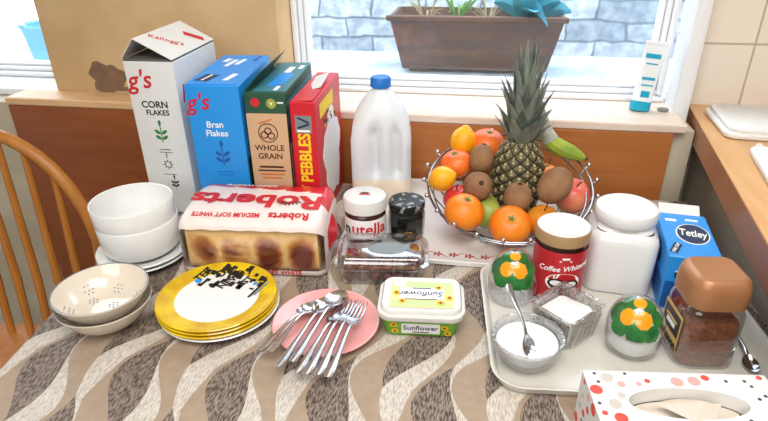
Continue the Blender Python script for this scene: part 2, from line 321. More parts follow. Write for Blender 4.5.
class MB:
    def __init__(s): s.v = []; s.f = []; s.m = []
    def add(s, vs, fs, mi=0, xf=None, fn=None):
        o = len(s.v)
        for p in vs:
            p = Vector(p)
            if fn: p = Vector(fn(p))
            if xf is not None: p = xf @ p
            s.v.append(p)
        for i, f in enumerate(fs):
            s.f.append([o + k for k in f]); s.m.append(mi if isinstance(mi, int) else mi[i])
        return s
    def loft(s, rings, mi=0, xf=None, cap0=True, cap1=True, closed=True, mfun=None, fn=None):
        n = len(rings[0]); vs = [p for r in rings for p in r]; fs = []; ms = []
        for i in range(len(rings) - 1):
            for j in range(n if closed else n - 1):
                k = (j + 1) % n
                fs.append((i * n + j, i * n + k, (i + 1) * n + k, (i + 1) * n + j)); ms.append(mfun(i, j) if mfun else mi)
        if cap0: fs.append(tuple(reversed(range(n)))); ms.append(mfun(0, 0) if mfun else mi)
        if cap1: fs.append(tuple((len(rings) - 1) * n + j for j in range(n))); ms.append(mfun(len(rings) - 2, 0) if mfun else mi)
        return s.add(vs, fs, ms, xf, fn)
    def box(s, x0, x1, y0, y1, z0, z1, bv=.0015, mi=0, xf=None):
        w_, d_, h_ = x1 - x0, y1 - y0, z1 - z0; bv = min(bv, w_ / 2.1, d_ / 2.1, h_ / 2.1)
        c = T((x0 + x1) / 2, (y0 + y1) / 2, 0); xf = (xf @ c) if xf is not None else c
        prof = [(bv, z0), (0, z0 + bv), (0, z1 - bv), (bv, z1)]
        return s.loft([[(x, y, z) for x, y in rrect(w_ - 2 * i, d_ - 2 * i, max(bv - i, 0) + 1e-4, 2)] for i, z in prof], mi, xf)
    def rbox(s, w_, d_, rc, prof, mi=0, xf=None, n=6, mfun=None, cap0=True, cap1=True):
        # prof: list of (inset, z)
        return s.loft([[(x, y, z) for x, y in rrect(w_ - 2 * i, d_ - 2 * i, max(rc - i, .001), n)] for i, z in prof], mi, xf, cap0, cap1, True, mfun)
    def lathe(s, prof, seg=48, mi=0, xf=None, mfun=None, wob=None, cap0=False, cap1=False):
        rings = []
        for i, (r, z) in enumerate(prof):
            ring = []
            for k in range(seg):
                a = 2 * PI * k / seg; rr = max(r, 1e-5)
                if wob: rr *= wob(a, z)
                ring.append((rr * math.cos(a), rr * math.sin(a), z))
            rings.append(ring)
        return s.loft(rings, mi, xf, cap0, cap1, True, mfun)
    def tube(s, pts, rad, seg=10, mi=0, xf=None, close=False):
        pts = [Vector(p) for p in pts]; n = len(pts); rads = rad if isinstance(rad, (list, tuple)) else [rad] * n
        rings = []; pn = None
        for i, p in enumerate(pts):
            if close: t = pts[(i + 1) % n] - pts[i - 1]
            else: t = pts[min(i + 1, n - 1)] - pts[max(i - 1, 0)]
            t.normalize()
            if pn is None:
                a = Vector((0, 0, 1)) if abs(t.z) < .9 else Vector((1, 0, 0)); pn = t.cross(a).normalized()
            else:
                pn = (pn - t * pn.dot(t)).normalized()
            b = t.cross(pn)
            rings.append([tuple(p + (pn * math.cos(2 * PI * k / seg) + b * math.sin(2 * PI * k / seg)) * rads[i]) for k in range(seg)])
        if close: rings.append(rings[0])
        return s.loft(rings, mi, xf, not close, not close)
    def ball(s, r, seg=16, mi=0, xf=None, sc_=(1, 1, 1)):
        n = seg // 2
        prof = [(r * math.sin(PI * i / n), -r * math.cos(PI * i / n)) for i in range(n + 1)]
        return s.lathe(prof, seg, mi, (xf if xf is not None else Matrix()) @ S(*sc_))
    def poly(s, pts, th=.0004, mi=0, xf=None, fn=None):
        n = len(pts); vs = [(x, y, 0) for x, y in pts] + [(x, y, th) for x, y in pts]
        fs = [tuple(range(n, 2 * n)), tuple(reversed(range(n)))] + [(i, (i + 1) % n, n + (i + 1) % n, n + i) for i in range(n)]
        return s.add(vs, fs, mi, xf, fn)
    def rect(s, w_, h_, mi=0, xf=None, th=.0004, fn=None, nx=1):
        if nx == 1: return s.poly([(-w_ / 2, -h_ / 2), (w_ / 2, -h_ / 2), (w_ / 2, h_ / 2), (-w_ / 2, h_ / 2)], th, mi, xf, fn)
        for i in range(nx):
            a, b = -w_ / 2 + w_ * i / nx, -w_ / 2 + w_ * (i + 1) / nx
            s.poly([(a, -h_ / 2), (b, -h_ / 2), (b, h_ / 2), (a, h_ / 2)], th, mi, xf, fn)
        return s
    def disc(s, rx, ry, mi=0, xf=None, n=20, th=.0004, fn=None):
        return s.poly([(rx * math.cos(2 * PI * k / n), ry * math.sin(2 * PI * k / n)) for k in range(n)], th, mi, xf, fn)
    def text(s, body, size, mi=0, xf=None, fn=None, bold=0, shear=0, sx=1, th=.0004):
        vs, fs = text_geo(body, size, bold, shear, sx, th)
        return s.add(vs, fs, mi, xf, fn)
    def build(s, name, mats, parent=None, loc=None, rot=None, sharp=38, kind=None, label=None):
        me = bpy.data.meshes.new(name); me.from_pydata([tuple(v) for v in s.v], [], s.f)
        mats = mats if isinstance(mats, (list, tuple)) else [mats]
        for m_ in mats: me.materials.append(M[m_] if isinstance(m_, str) else m_)
        me.polygons.foreach_set('material_index', s.m); me.polygons.foreach_set('use_smooth', [True] * len(s.f))
        me.validate(); me.update(); me.set_sharp_from_angle(angle=R(sharp))
        o = bpy.data.objects.new(name, me); COL.objects.link(o)
        if parent: o.parent = parent
        if loc: o.location = loc
        if rot is not None: o.rotation_euler = rot
        if kind: o['kind'] = kind
        if label: o['label'] = label
        return o

_tc = {}
def text_geo(body, size, bold, shear, sx, th):
    key = (body, size, bold, shear, sx, th)
    if key in _tc: return _tc[key]
    c = bpy.data.curves.new('lettering', 'FONT'); c.body = body; c.size = size; c.align_x = 'CENTER'; c.align_y = 'CENTER'
    c.offset = bold * size; c.shear = shear; c.resolution_u = 3; c.fill_mode = 'BOTH'; c.extrude = th / 2
    o = bpy.data.objects.new('lettering', c); COL.objects.link(o)
    dg = bpy.context.evaluated_depsgraph_get(); dg.update()
    me = bpy.data.meshes.new_from_object(o.evaluated_get(dg))
    vs = [(v.co.x * sx, v.co.y, v.co.z + th / 2) for v in me.vertices]; fs = [tuple(p.vertices) for p in me.polygons]
    bpy.data.objects.remove(o); bpy.data.curves.remove(c); bpy.data.meshes.remove(me)
    _tc[key] = (vs, fs)
    return vs, fs

def thing(name, label, cat, loc=(0, 0, 0), rz=0, group=None):
    o = bpy.data.objects.new(name, None); COL.objects.link(o); o.empty_display_size = .02
    o.location = loc; o.rotation_euler = (0, 0, R(rz)); tag(o, label, cat, group)
    return o
def tag(o, label, cat, group=None):
    o['label'] = label; o['category'] = cat
    if group: o['group'] = group
    return o
def dup(root, loc, rz, label=None, rot=None):
    c = root.copy(); COL.objects.link(c); c.location = loc
    c.rotation_euler = rot if rot is not None else (0, 0, R(rz))
    if label: c['label'] = label
    for ch in root.children:
        d = ch.copy(); COL.objects.link(d); d.parent = c
        for g in ch.children:
            e = g.copy(); COL.objects.link(e); e.parent = d
    return c
def wrap(Rr, z0=0, a0=0):
    # bends flat xy artwork round a jar of radius Rr (facing -y)
    def f(p):
        a = p.x / Rr + a0; r = Rr + p.z
        return (r * math.sin(a), -r * math.cos(a), p.y + z0)
    return f

TZ = .75
# ------------------------------------------------------------------ setting
def struct(name, mb, mats, **k): return mb.build(name, mats, kind='structure', **k)
struct('floor', MB().box(-2.4, 2.2, -2.4, 1.3, -.05, 0, 0), 'floor')
struct('ceiling', MB().box(-2.4, 2.2, -2.4, 1.55, 2.4, 2.45, 0), 'ceiling')
struct('wall_left', MB().box(-2.45, -2.4, -2.4, 1.55, 0, 2.4, 0), 'room_wall')
struct('wall_right', MB().box(2.2, 2.25, -2.4, 1.55, 0, 2.4, 0), 'room_wall')
struct('wall_front', MB().box(-2.4, 2.2, -2.45, -2.4, 0, 2.4, 0), 'room_wall')
# window wall: pier between two windows, low wall under the sills, header above
mb = MB(); mb.box(-1.15, -.50, 1.39, 1.6, .90, 2.4, .004)
pier = struct('wall_back', mb, 'plaster')
mb = MB()
pts = []
for k in range(26):
    a = 2 * PI * k / 26; rr = 1 + .16 * math.sin(3 * a + 1) + .1 * math.sin(7 * a)
    pts.append((.052 * rr * math.cos(a), .042 * rr * math.sin(a)))
mb.poly(pts, .0012, 0, xf_front(-.988, .958, 1.3895)); mb.rect(.2, .012, 0, xf_front(-.90, .93, 1.3895))
mb.build('bare_plaster_patch', 'bare', pier, kind='structure')
struct('wall_below_sill', MB().box(-2.4, .474, 1.33, 1.6, 0, .899, 0), 'cream_wall')
struct('wall_header', MB().box(-2.4, .474, 1.44, 1.6, 1.95, 2.4, 0), 'plaster')
struct('wall_tiled', MB().box(.4745, 2.2, 1.475, 1.6, 0, 2.4, 0), 'tiles')
struct('trim_1', MB().box(.440, .474, 1.395, 1.475, .87, 1.95, .006), 'white_paint')
struct('trim_2', MB().box(-.50, .45, 1.306, 1.60, .9, .92, .003), 'sill')
struct('trim_3', MB().box(-1.245, -.501, 1.306, 1.389, .9, .92, .003), 'strip')
struct('trim_4', MB().box(-2.4, -1.151, 1.39, 1.6, .9, .919, .003), 'tile_sill')
# panel of brown board facing the table (hatch of two shades)
mb = MB(); mb.box(-1.243, -.60, 1.308, 1.328, .02, .899, .002, 0); mb.box(-.599, .425, 1.308, 1.328, .02, .899, .002, 1)
struct('trim_5', mb, ['board_dark', 'board'])

def window(name, x0, x1, y, z0, z1, fw):
    root = bpy.data.objects.new(name, None); COL.objects.link(root); root['kind'] = 'structure'
    m = MB()
    m.box(x0, x1, y - .045, y + .05, z0, z0 + .010, .002); m.box(x0 + .006, x1 - .006, y - .02, y + .045, z0 + .011, z0 + .021, .002); m.box(x0 + .012, x1 - .012, y + .0, y + .04, z0 + .022, z0 + .03, .002)
    m.box(x0, x1, y - .03, y + .05, z1 - .05, z1, .003)
    for s_, xa in ((1, x0), (-1, x1)):
        xs = sorted((xa, xa + s_ * fw)); m.box(xs[0], xs[1], y - .03, y + .05, z0 + .010, z1 - .05, .003)
        xs = sorted((xa + s_ * (fw + .001), xa + s_ * (fw + .012))); m.box(xs[0], xs[1], y - .012, y + .045, z0 + .021, z1 - .05, .004)
        xs = sorted((xa + s_ * (fw + .013), xa + s_ * (fw + .022))); m.box(xs[0], xs[1], y, y + .04, z0 + .03, z1 - .05, .004)
    m.build('window_frame', 'white_paint', root, kind='structure')
    m = MB(); m.box(x0 + fw + .018, x1 - fw - .018, y + .018, y + .022, z0 + .024, z1 - .04, 0); m.build('pane', 'pane', root, kind='structure')
window('window_1', -.499, .437, 1.52, .9205, 1.95, .012)
window('window_2', -2.3, -1.152, 1.555, .92, 1.95, .03)
# outside: ledge, ground, stone wall
struct('outer_ledge', MB().box(-2.4, 1.6, 1.61, 2.12, .80, .888, .01), 'ledge')
struct('ground_outside', MB().box(-5, 5, 2.05, 4, -.1, 0, 0), 'ledge')
o = struct('wall_outside', MB().box(-1.3, 3.2, 0, .15, -.1, 2.0, 0), 'stone'); o.location = (0, 2.75, 0)

# ------------------------------------------------------------------ worktop and cabinet
t = thing('worktop', 'light wood kitchen worktop with a red-brown front edge, under the folded cloth', 'worktop')
def wprism(mb, pts, z0, z1, mi=0):
    n = len(pts); mb.add([(x, y, z0) for x, y in pts] + [(x, y, z1) for x, y in pts], [tuple(reversed(range(n))), tuple(range(n, 2 * n))] + [(i, (i + 1) % n, n + (i + 1) % n, n + i) for i in range(n)], mi); return mb
wprism(MB(), [(.494, 1.47), (.345, .19), (1.2, .19), (1.2, 1.47)], .868, .92).build('worktop_slab', 'worktop', t)
wprism(MB(), [(.4925, 1.47), (.341, .187), (.3448, .187), (.4939, 1.47)], .868, .9203).build('edging', 'worktop_edge', t)
t = thing('cabinet', 'grey-beige side of the base cabinet under the worktop, behind the tea box', 'cabinet')
wprism(MB(), [(.53, 1.47), (.512, .2), (1.15, .2), (1.15, 1.47)], .08, .866).build('cabinet_body', 'cab', t)
wprism(MB(), [(.58, 1.45), (.545, .24), (1.12, .24), (1.12, 1.45)], 0, .079).build('plinth', 'cab', t)

# ------------------------------------------------------------------ table and cloth
t = thing('dining_table', 'wooden dining table hidden under the wavy patterned cloth', 'table')
edge = [(-.64, .26), (-.68, .55), (-.71, .84), (-.755, 1.08), (-.76, 1.26), (.475, 1.28), (.475, .95), (.47, .26)]
def inset(pts, d):
    cx = sum(p[0] for p in pts) / len(pts); cy = sum(p[1] for p in pts) / len(pts)
    return [(x - d * (1 if x > cx else -1), y - d * (1 if y > cy else -1)) for x, y in pts]
wprism(MB(), inset(edge, .012), .72, .7475).build('tabletop', 'table_wood', t)
m = MB(); m.box(-.6, .42, .34, .36, .64, .719); m.box(-.66, .42, 1.2, 1.22, .64, .719); m.build('apron', 'table_wood', t)
for lx, ly in ((-.58, .35), (-.67, 1.2), (.43, .35), (.43, 1.2)):
    MB().lathe([(.018, 0), (.024, .1), (.03, .5), (.035, .62), (.035, .719)], 16, cap0=True, cap1=True).build('leg', 'table_wood', t, loc=(lx, ly, 0))
def spl(pts, n, closed=True):
    out = []; N = len(pts)
    for i in range(N):
        p0, p1, p2, p3 = (Vector((*pts[(i + k) % N], 0)) for k in (-1, 0, 1, 2))
        for k in range(n):
            q = k / n; out.append(p1 + (p2 - p1) * q)
    return [(p.x, p.y) for p in out]
ring = spl(edge, 16); cx0, cy0 = -.12, .77
rings = []
rings.append([(cx0 + (x - cx0) * .02, cy0 + (y - cy0) * .02, .75) for x, y in ring])
rings.append([(cx0 + (x - cx0) * .98, cy0 + (y - cy0) * .98, .75) for x, y in ring])
rings.append([(x, y, .7485) for x, y in ring])
for dz, k_ in ((.008, .004), (.04, .007), (.10, .011), (.17, .014)):
    rings.append([(x + k_ * (1 if x > cx0 else -1) * (1 + .5 * math.sin(i * .9)), y + k_ * .3 * (1 if y > cy0 else -1), .75 - dz) for i, (x, y) in enumerate(ring)])
# keep clear of the cabinet and the panel
rings = [[(min(x, .495), min(y, 1.295), z) for x, y, z in r_] for r_ in rings]
o = MB().loft(rings, cap0=True, cap1=False).build('tablecloth', 'cloth')
tag(o, 'taupe tablecloth with wavy brown and cream woven bands covering the table', 'tablecloth')

# ------------------------------------------------------------------ chair
t = thing('spindle_chair', 'wooden hoop-backed spindle chair standing left of the table', 'chair', (-1.03, .97, 0))
m = MB(); outl = []
for k in range(32):
    a = 2 * PI * k / 32; ca, sa = math.cos(a), math.sin(a)
    outl.append((.22 * math.copysign(abs(ca) ** .75, ca), -.19 + .2 * math.copysign(abs(sa) ** .75, sa)))
m.loft([[(x * s_, (y + .19) * s_ - .19, z) for x, y in outl] for s_, z in ((.94, .425), (1, .435), (1, .447), (.97, .455))]); m.build('seat', 'oak', t)
hp = []
for k in range(25):
    q = PI * k / 24; hp.append((.228 * math.cos(q) * (1.0 if k not in (0, 24) else .96), .0, .66 + .30 * math.sin(q) ** .8))
hp = [(.195, -.02, .452), (.214, -.008, .56)] + hp + [(-.214, -.008, .56), (-.195, -.02, .452)]
MB().tube(hp, .0135, 10).build('hoop', 'oak', t)
for x in (-.165, -.11, -.055, 0, .055, .11, .165):
    zt = .66 + .30 * math.sqrt(max(0, 1 - (x / .228) ** 2)) ** .8
    MB().tube([(x * .96, -.03, .452), (x * .98, -.015, .6), (x, 0, zt)], [.008, .0095, .0065], 8).build('spindle', 'oak', t)
for x, y, dx, dy in ((.16, -.04, .05, .06), (-.16, -.04, -.05, .06), (.17, -.33, .05, -.04), (-.17, -.33, -.05, -.04)):
    MB().tube([(x, y, .43), (x + dx * .5, y + dy * .5, .22), (x + dx, y + dy, 0)], [.015, .02, .013], 10).build('leg', 'oak', t)
m = MB(); m.tube([(.19, -.01, .22), (.195, -.35, .22)], .01, 8); m.tube([(-.19, -.01, .22), (-.195, -.35, .22)], .01, 8); m.tube([(-.19, -.18, .22), (.19, -.18, .22)], .01, 8); m.build('stretcher', 'oak', t)

# ------------------------------------------------------------------ cereal boxes
def leaficon(m, cx, cz, y, s_, mi, n=3):
    m.rect(.0018 * s_, .034 * s_, mi, xf_front(cx, cz, y))
    for k in range(n):
        z = cz - .010 * s_ + k * .011 * s_
        for sg in (-1, 1):
            m.disc(.0066 * s_, .0032 * s_, mi, xf_front(cx + sg * .0068 * s_, z + .003 * s_, y, 35 * sg), 10)
    m.disc(.003 * s_, .006 * s_, mi, xf_front(cx, cz + .022 * s_, y), 10)

# corn flakes
W, D, H = .106, .205, .340
t = thing('cereal_box', 'tall white corn flakes box with its top flaps open in a ridge', 'cereal box', (-.715 + W / 2, 1.06 + D / 2, TZ + .0005), 1.5)
m = MB(); m.box(-W / 2, W / 2, -D / 2, D / 2, 0, H - .004, .0015, 0); m.box(-W / 2 + .001, W / 2 - .001, -D / 2 + .001, D / 2 - .001, H - .0038, H, .0002, 1); m.build('carton', ['white_card', 'card_in'], t)
rx_, rz_ = -.022, .040
ang = math.degrees(math.atan2(rz_, W / 2 - rx_)); L = math.hypot(rz_, W / 2 - rx_)
fr = MB(); fr.box(-L, 0, -D / 2 - .002, D / 2, 0, .0012, .0003, 0, T(W / 2, 0, H) @ RY(ang)); f = fr.build('top_flap', 'white_card', t)
fx = T(W / 2, 0, H) @ RY(ang) @ T(-L / 2, 0, .0013)
m = MB(); m.text("Kellogg's", .021, 0, fx @ T(-.008, -.032, 0) @ RZ(90) @ RZ(-50), shear=.25, bold=.01); m.rect(.045, .017, 0, fx @ T(.012, .06, 0) @ RZ(35)); m.build('lettering', 'red', f)
ang2 = math.degrees(math.atan2(rz_, rx_ + W / 2)); L2 = math.hypot(rz_, rx_ + W / 2)
fl = MB(); fl.box(0, L2 - .002, -D / 2 - .001, D / 2, 0, .0012, .0003, 0, T(-W / 2, 0, H) @ RY(-ang2)); f2 = fl.build('top_flap', 'white_card', t)
m = MB(); fx2 = T(-W / 2, 0, H) @ RY(-ang2) @ T(L2 / 2, 0, .0013)
for k in range(3): m.rect(.006, .05 - .008 * k, 0, fx2 @ T(-.012 + .012 * k, -.05, 0))
m.build('printing', 'navy', f2)
m = MB(); yf = -D / 2 - .0001
m.text("g's", .052, 0, xf_front(-.027, H - .042, yf, 4), shear=.25, bold=.012); m.build('logo', 'red', t)
m = MB(); m.text('CORN', .0195, 0, xf_front(-.002, H - .092, yf), bold=.022, sx=1.02); m.text('FLAKES', .0155, 0, xf_front(.001, H - .109, yf), bold=.022, sx=1.02); m.build('lettering', 'black', t)
m = MB(); leaficon(m, .0, H - .155, yf, 1.1, 0, 2); m.build('leaf_print', 'green_p', t)
m = MB(); m.rect(.024, .0016, 0, xf_front(.002, H - .19, yf)); m.rect(.03, .0012, 0, xf_front(.002, H - .196, yf)); m.rect(.002, .01, 0, xf_front(.002, H - .203, yf)); m.build('small_print', 'black', t)
m = MB()
for k in range(8): m.rect(.0018, .005, 0, xf_front(.002, H - .224, yf, k * 45) @ T(0, .0085, 0))
for k in range(12): m.rect(.0045, .0012, 0, xf_front(.002, H - .224, yf, k * 30) @ T(0, .0062, 0))
m.build('star_print', 'black', t)
m = MB(); m.rect(.03, .0012, 0, xf_front(.002, H - .247, yf)); leaficon(m, .010, H - .268, yf, .7, 0, 2); m.build('leaf_print', 'black', t)
m = MB(); xr = W / 2 + .0001
m.text("Kellogg's", .05, 0, xf_right(0, H - .075, xr), shear=.25, bold=.012)
for k in range(5): m.disc(.012, .02, 1, xf_right(-.06 + .02 * k, .2 - .03 * (k % 2), xr, 20 * k))
m.build('side_printing', ['red', 'green_p'], t)

# bran flakes
W, D, H = .107, .255, .302
t = thing('cereal_box', 'bright blue bran flakes box beside the tall white one', 'cereal box', (-.566 + W / 2 - .017, 1.022 + D / 2 + .004, TZ + .0005), 6)
MB().box(-W / 2, W / 2, -D / 2, D / 2, 0, H, .0018).build('carton', 'blue_card', t)
m = MB(); m.box(-W / 2 + .001, W / 2 - .001, -D / 2 + .005, D / 2 - .002, H, H + .0016, .0004); m.build('top_flap', 'blue_card', t)
m = MB(); yf = -D / 2 - .0001
m.text("g's", .046, 0, xf_front(-.032, H - .034, yf, 3), shear=.25, bold=.012); m.build('logo', 'red', t)
m = MB(); m.text('Bran', .0185, 0, xf_front(-.003, H - .079, yf), bold=.012); m.text('Flakes', .0185, 0, xf_front(-.001, H - .097, yf), bold=.012); m.build('lettering', 'white_p', t)
m = MB(); leaficon(m, .004, H - .145, yf, 1.2, 0, 2); m.rect(.035, .0012, 0, xf_front(.006, H - .18, yf)); m.rect(.028, .0012, 0, xf_front(.006, H - .187, yf)); m.disc(.010, .010, 0, xf_front(.014, H - .222, yf)); m.build('leaf_print', 'blue_deep', t)
m = MB(); zt = H + .0017
m.rect(.05, .03, 0, xf_top(-.024, -.075, zt, 78)); m.rect(.042, .004, 1, xf_top(-.024, -.075, zt + .0005, 78)); m.rect(.05, .012, 1, xf_top(.022, -.07, zt, 80))
m.rect(.06, .010, 1, xf_top(-.012, .05, zt, 82)); m.rect(.05, .010, 1, xf_top(.006, .06, zt, 82)); m.rect(.03, .012, 1, xf_top(-.028, .075, zt, 82)); m.rect(.05, .008, 2, xf_top(.035, .09, zt, 85))
m.build('top_printing', ['navy', 'white_p', 'blue_deep'], t)
m = MB(); xr = W / 2 + .0001
m.text("Kellogg's", .05, 0, xf_right(0, H - .07, xr), shear=.25, bold=.012); m.rect(D - .01, .12, 1, xf_right(0, .09, xr)); m.build('side_printing', ['red', 'forest'], t)  # dark green band is shadow put into the colour; the red name is print

# whole grain
W, D, H = .082, .24, .288
t = thing('cereal_box', 'tan whole grain cereal box with a green top band and a lifted flap', 'cereal box', (-.459 + W / 2 - .006, 1.035 + D / 2 + .006, TZ + .0005), 4)
m = MB(); m.box(-W / 2, W / 2, -D / 2, D / 2, 0, H, .0015, 0, None); m.build('carton', 'forest', t)
m = MB(); m.box(-W / 2 + .0005, W / 2 - .0005, -D / 2 - .0006, -D / 2 - .0001, .001, H - .042, .0001); m.build('front_panel', 'tan_card', t)
m = MB(); yf = -D / 2 - .0009
m.text('WHOLE', .0170, 0, xf_front(0, H - .114, yf), bold=.012); m.text('GRAIN', .0170, 0, xf_front(0, H - .132, yf), bold=.012)
for k, wd in enumerate((.05, .056, .05, .04)): m.rect(wd, .003 if k else .004, 0 if k < 2 else 1, xf_front(0, H - .155 - .008 * k, yf))
for k in range(20): m.rect(.0075, .0018, 0, xf_front(0, H - .082, yf, k * 18) @ T(0, .019, 0))
m.rect(.03, .003, 1, xf_front(-.004, H - .058, yf, 18))
for dx, dz in ((-.008, -.004), (.006, -.006), (0, .004)):
    for k in range(10): m.rect(.005, .0022, 0, xf_front(dx, H - .082 + dz, yf, k * 36) @ T(0, .0065, 0))
m.rect(.05, .035, 1, xf_front(0, H - .215, yf)); m.rect(.036, .005, 2, xf_front(0, H - .208, yf - .0006)); m.rect(.03, .004, 2, xf_front(0, H - .22, yf - .0006))
yf = -D / 2 - .0001
m.disc(.009, .009, 3, xf_front(-.02, H - .02, yf)); m.disc(.010, .010, 4, xf_front(.012, H - .022, yf)); m.rect(.012, .003, 2, xf_front(.03, H - .02, yf)); m.text('v', .014, 2, xf_front(.012, H - .021, yf - .0006), bold=.02)
m.build('lettering', ['brown_p', 'orange_p', 'white_p', 'red', 'pear'], t)
m = MB(); m.box(-W / 2 + .016, W / 2, -D / 2 + .004, D / 2 - .002, H + .0002, H + .002, .0004); tf = m.build('top_flap', 'teal_card', t)
m = MB(); zt = H + .0021; m.rect(.1, .03, 0, xf_top(.012, -.03, zt, 88)); m.rect(.05, .014, 1, xf_top(.01, .05, zt, 88)); m.rect(.03, .01, 1, xf_top(.03, .075, zt, 88)); m.rect(.04, .008, 1, xf_top(.02, -.09, zt, 88)); m.build('top_printing', ['blue_card', 'white_p'], tf)
m = MB(); m.box(0, .048, -D / 2 + .004, D / 2 - .03, 0, .0011, .0003, 0, T(-W / 2 + .002, 0, H + .0005) @ RY(-48)); m.build('raised_flap', 'forest', t)
m = MB(); xr = W / 2 + .0001
m.rect(D - .02, .05, 0, xf_right(0, H - .045, xr)); m.text('WHOLE GRAIN', .026, 1, xf_right(0, H - .045, xr + .0005), bold=.02); m.rect(D - .02, .12, 2, xf_right(0, .12, xr)); m.build('side_printing', ['teal_card', 'white_p', 'tan_card'], t)

# pebbles
W, D, H = .05, .232, .272
t = thing('cereal_box', 'narrow red pebbles cereal box with yellow lettering and a torn top', 'cereal box', (-.368 + W / 2 - .002, 1.040 + D / 2, TZ + .0005), 2)
m = MB(); m.box(-W / 2, W / 2, -D / 2, D / 2, 0, H, .0015); m.build('carton', 'red_card', t)
m = MB(); yf = -D / 2 - .0001
m.text('FRUITY PEBBLES', .034, 0, xf_front(.001, .105, yf, 90), bold=.03, sx=.86); m.rect(.033, .036, 1, xf_front(.0, H - .045, yf)); m.rect(.024, .004, 2, xf_front(.0, H - .036, yf - .0006, -25)); m.rect(.024, .004, 2, xf_front(.0, H - .048, yf - .0006, 20)); m.rect(.026, .004, 3, xf_front(0, H - .058, yf - .0006))
m.build('lettering', ['yellow_p', 'grey_p', 'navy', 'white_p'], t)
m = MB(); pts = []
for k in range(30):
    a = 2 * PI * k / 30; rr = 1 + .12 * math.sin(5 * a) + .06 * math.sin(11 * a); pts.append((.078 * rr * math.cos(a), .10 * rr * math.sin(a)))
xr = W / 2 + .0001
m.poly(pts, .0005, 0, xf_right(.01, .12, xr)); m.rect(.12, .03, 1, xf_right(-.02, H - .03, xr)); 
for k in range(14): m.disc(.006, .005, (2, 3, 1)[k % 3], xf_right(-.05 + .1 * random.random(), .2 + .03 * random.random(), xr + .0006), 10)
m.build('side_printing', ['white_p', 'yellow_p', 'grey_p', 'brown_p'], t)
m = MB(); m.box(-.014, .018, -.035, .05, 0, .001, .0003, 0, T(0, .01, H + .003) @ RX(6) @ RY(-18)); m.box(-.02, .02, -D / 2 + .004, -.03, 0, .001, .0003, 1, T(0, 0, H + .0004) @ RY(-4)); m.build('torn_flap', ['white_card', 'red_card'], t)

# ------------------------------------------------------------------ milk bottle
FZ = TZ + .0075     # top of the floral tray
t = thing('milk_bottle', 'plastic milk bottle with a blue cap, nearly empty, by the board', 'milk bottle', (-.215, 1.20, FZ), 8)
def sstep(a, b, x):
    x = max(0, min(1, (x - a) / (b - a))); return x * x * (3 - 2 * x)
prof = [(.004, 0, .018), (0, .004, .02), (0, .03, .022), (0, .06, .022)] + [(0, .06 + .01 * k, .022) for k in range(1, 10)] + [(.002, .16, .024), (.0035, .175, .028), (.0065, .19, .032), (.011, .205, .034), (.0175, .219, .033), (.025, .231, .030), (.033, .241, .024), (.041, .249, .017), (.044, .256, .016)]
rings = []
for ins, z, rc in prof:
    ww, dd = .132 - 2 * ins * 1.1, .108 - 2 * ins * .85
    ring = []
    for x, y in rrect(ww, dd, min(rc, dd / 2 - .001), 10):
        ring.append((x, y, z))
    # subdivide front side for the grip grooves
    fine = []
    for i, p in enumerate(ring):
        q = ring[(i + 1) % len(ring)]; d_ = math.dist(p, q); n_ = 10
        fine.append(p)
        if i in (10, 21, 32, 43):
            for k in range(1, n_): fine.append(tuple(p[j] + (q[j] - p[j]) * k / n_ for j in range(3)))
    out = []
    for x, y, z_ in fine:
        if y < 0:
            gz = sstep(.055, .08, z_) * (1 - sstep(.16, .195, z_))
            g = math.exp(-((x + .012) / .010) ** 2) + math.exp(-((x - .034) / .009) ** 2)
            y += .02 * g * gz
        out.append((x, y, z_))
    rings.append(out)
MB().loft(rings, mfun=lambda i, j: 1 if i < 3 else 0).build('bottle', ['hdpe', 'milk'], t, sharp=60)
m = MB(); m.lathe([(.0001, .255), (.019, .255), (.0215, .257), (.0215, .274), (.019, .278), (.0001, .2785)], 60, 0, None, wob=lambda a, z: 1 + (.018 * math.cos(30 * a) if z < .276 else 0)); m.build('cap', 'cap_blue', t)

# ------------------------------------------------------------------ bowls and plates
def plate_prof(r, h, foot=.55, th=.003):
    return [(.0001, .004), (r * foot - .006, .004), (r * foot - .004, 0), (r * foot, 0), (r * foot + .003, .004), (r * .7, h * .45), (r * .97, h - .002), (r, h), (r * .985, h + .0015), (r * .95, h + .0012), (r * .7, h * .45 + th), (r * .62, .0072), (.0001, .0068)]
wp = (-.631, .876)
for k, lb in enumerate(('lower of the two white plates under the deep white bowls', 'upper of the two white plates, directly under the deep white bowls')):
    o = MB().lathe(plate_prof(.086, .014), 64).build('side_plate', 'china', loc=(wp[0], wp[1], TZ + .0008 + .0085 * k)); tag(o, lb, 'plate', 'white plates under the bowls')
def deep_bowl(): 
    r, h = .075, .068
    return MB().lathe([(.0001, .004), (.042, .004), (.043, 0), (.050, 0), (.058, .003), (.068, .011), (.0722, .024), (r, h), (r - .001, h + .002), (r - .004, h + .001), (.0685, .026), (.064, .014), (.052, .009), (.0001, .008)], 72)
b1 = deep_bowl().build('serving_bowl', 'china', loc=(wp[0], wp[1], TZ + .0185)); tag(b1, 'deep white bowl with straight sides, lower of the pair on the white plates', 'bowl', 'deep white bowls')
b2 = b1.copy(); COL.objects.link(b2); b2.location = (wp[0] - .002, wp[1] - .001, TZ + .0185 + .037); b2['label'] = 'deep white bowl stacked on top of the pair, its empty inside showing'

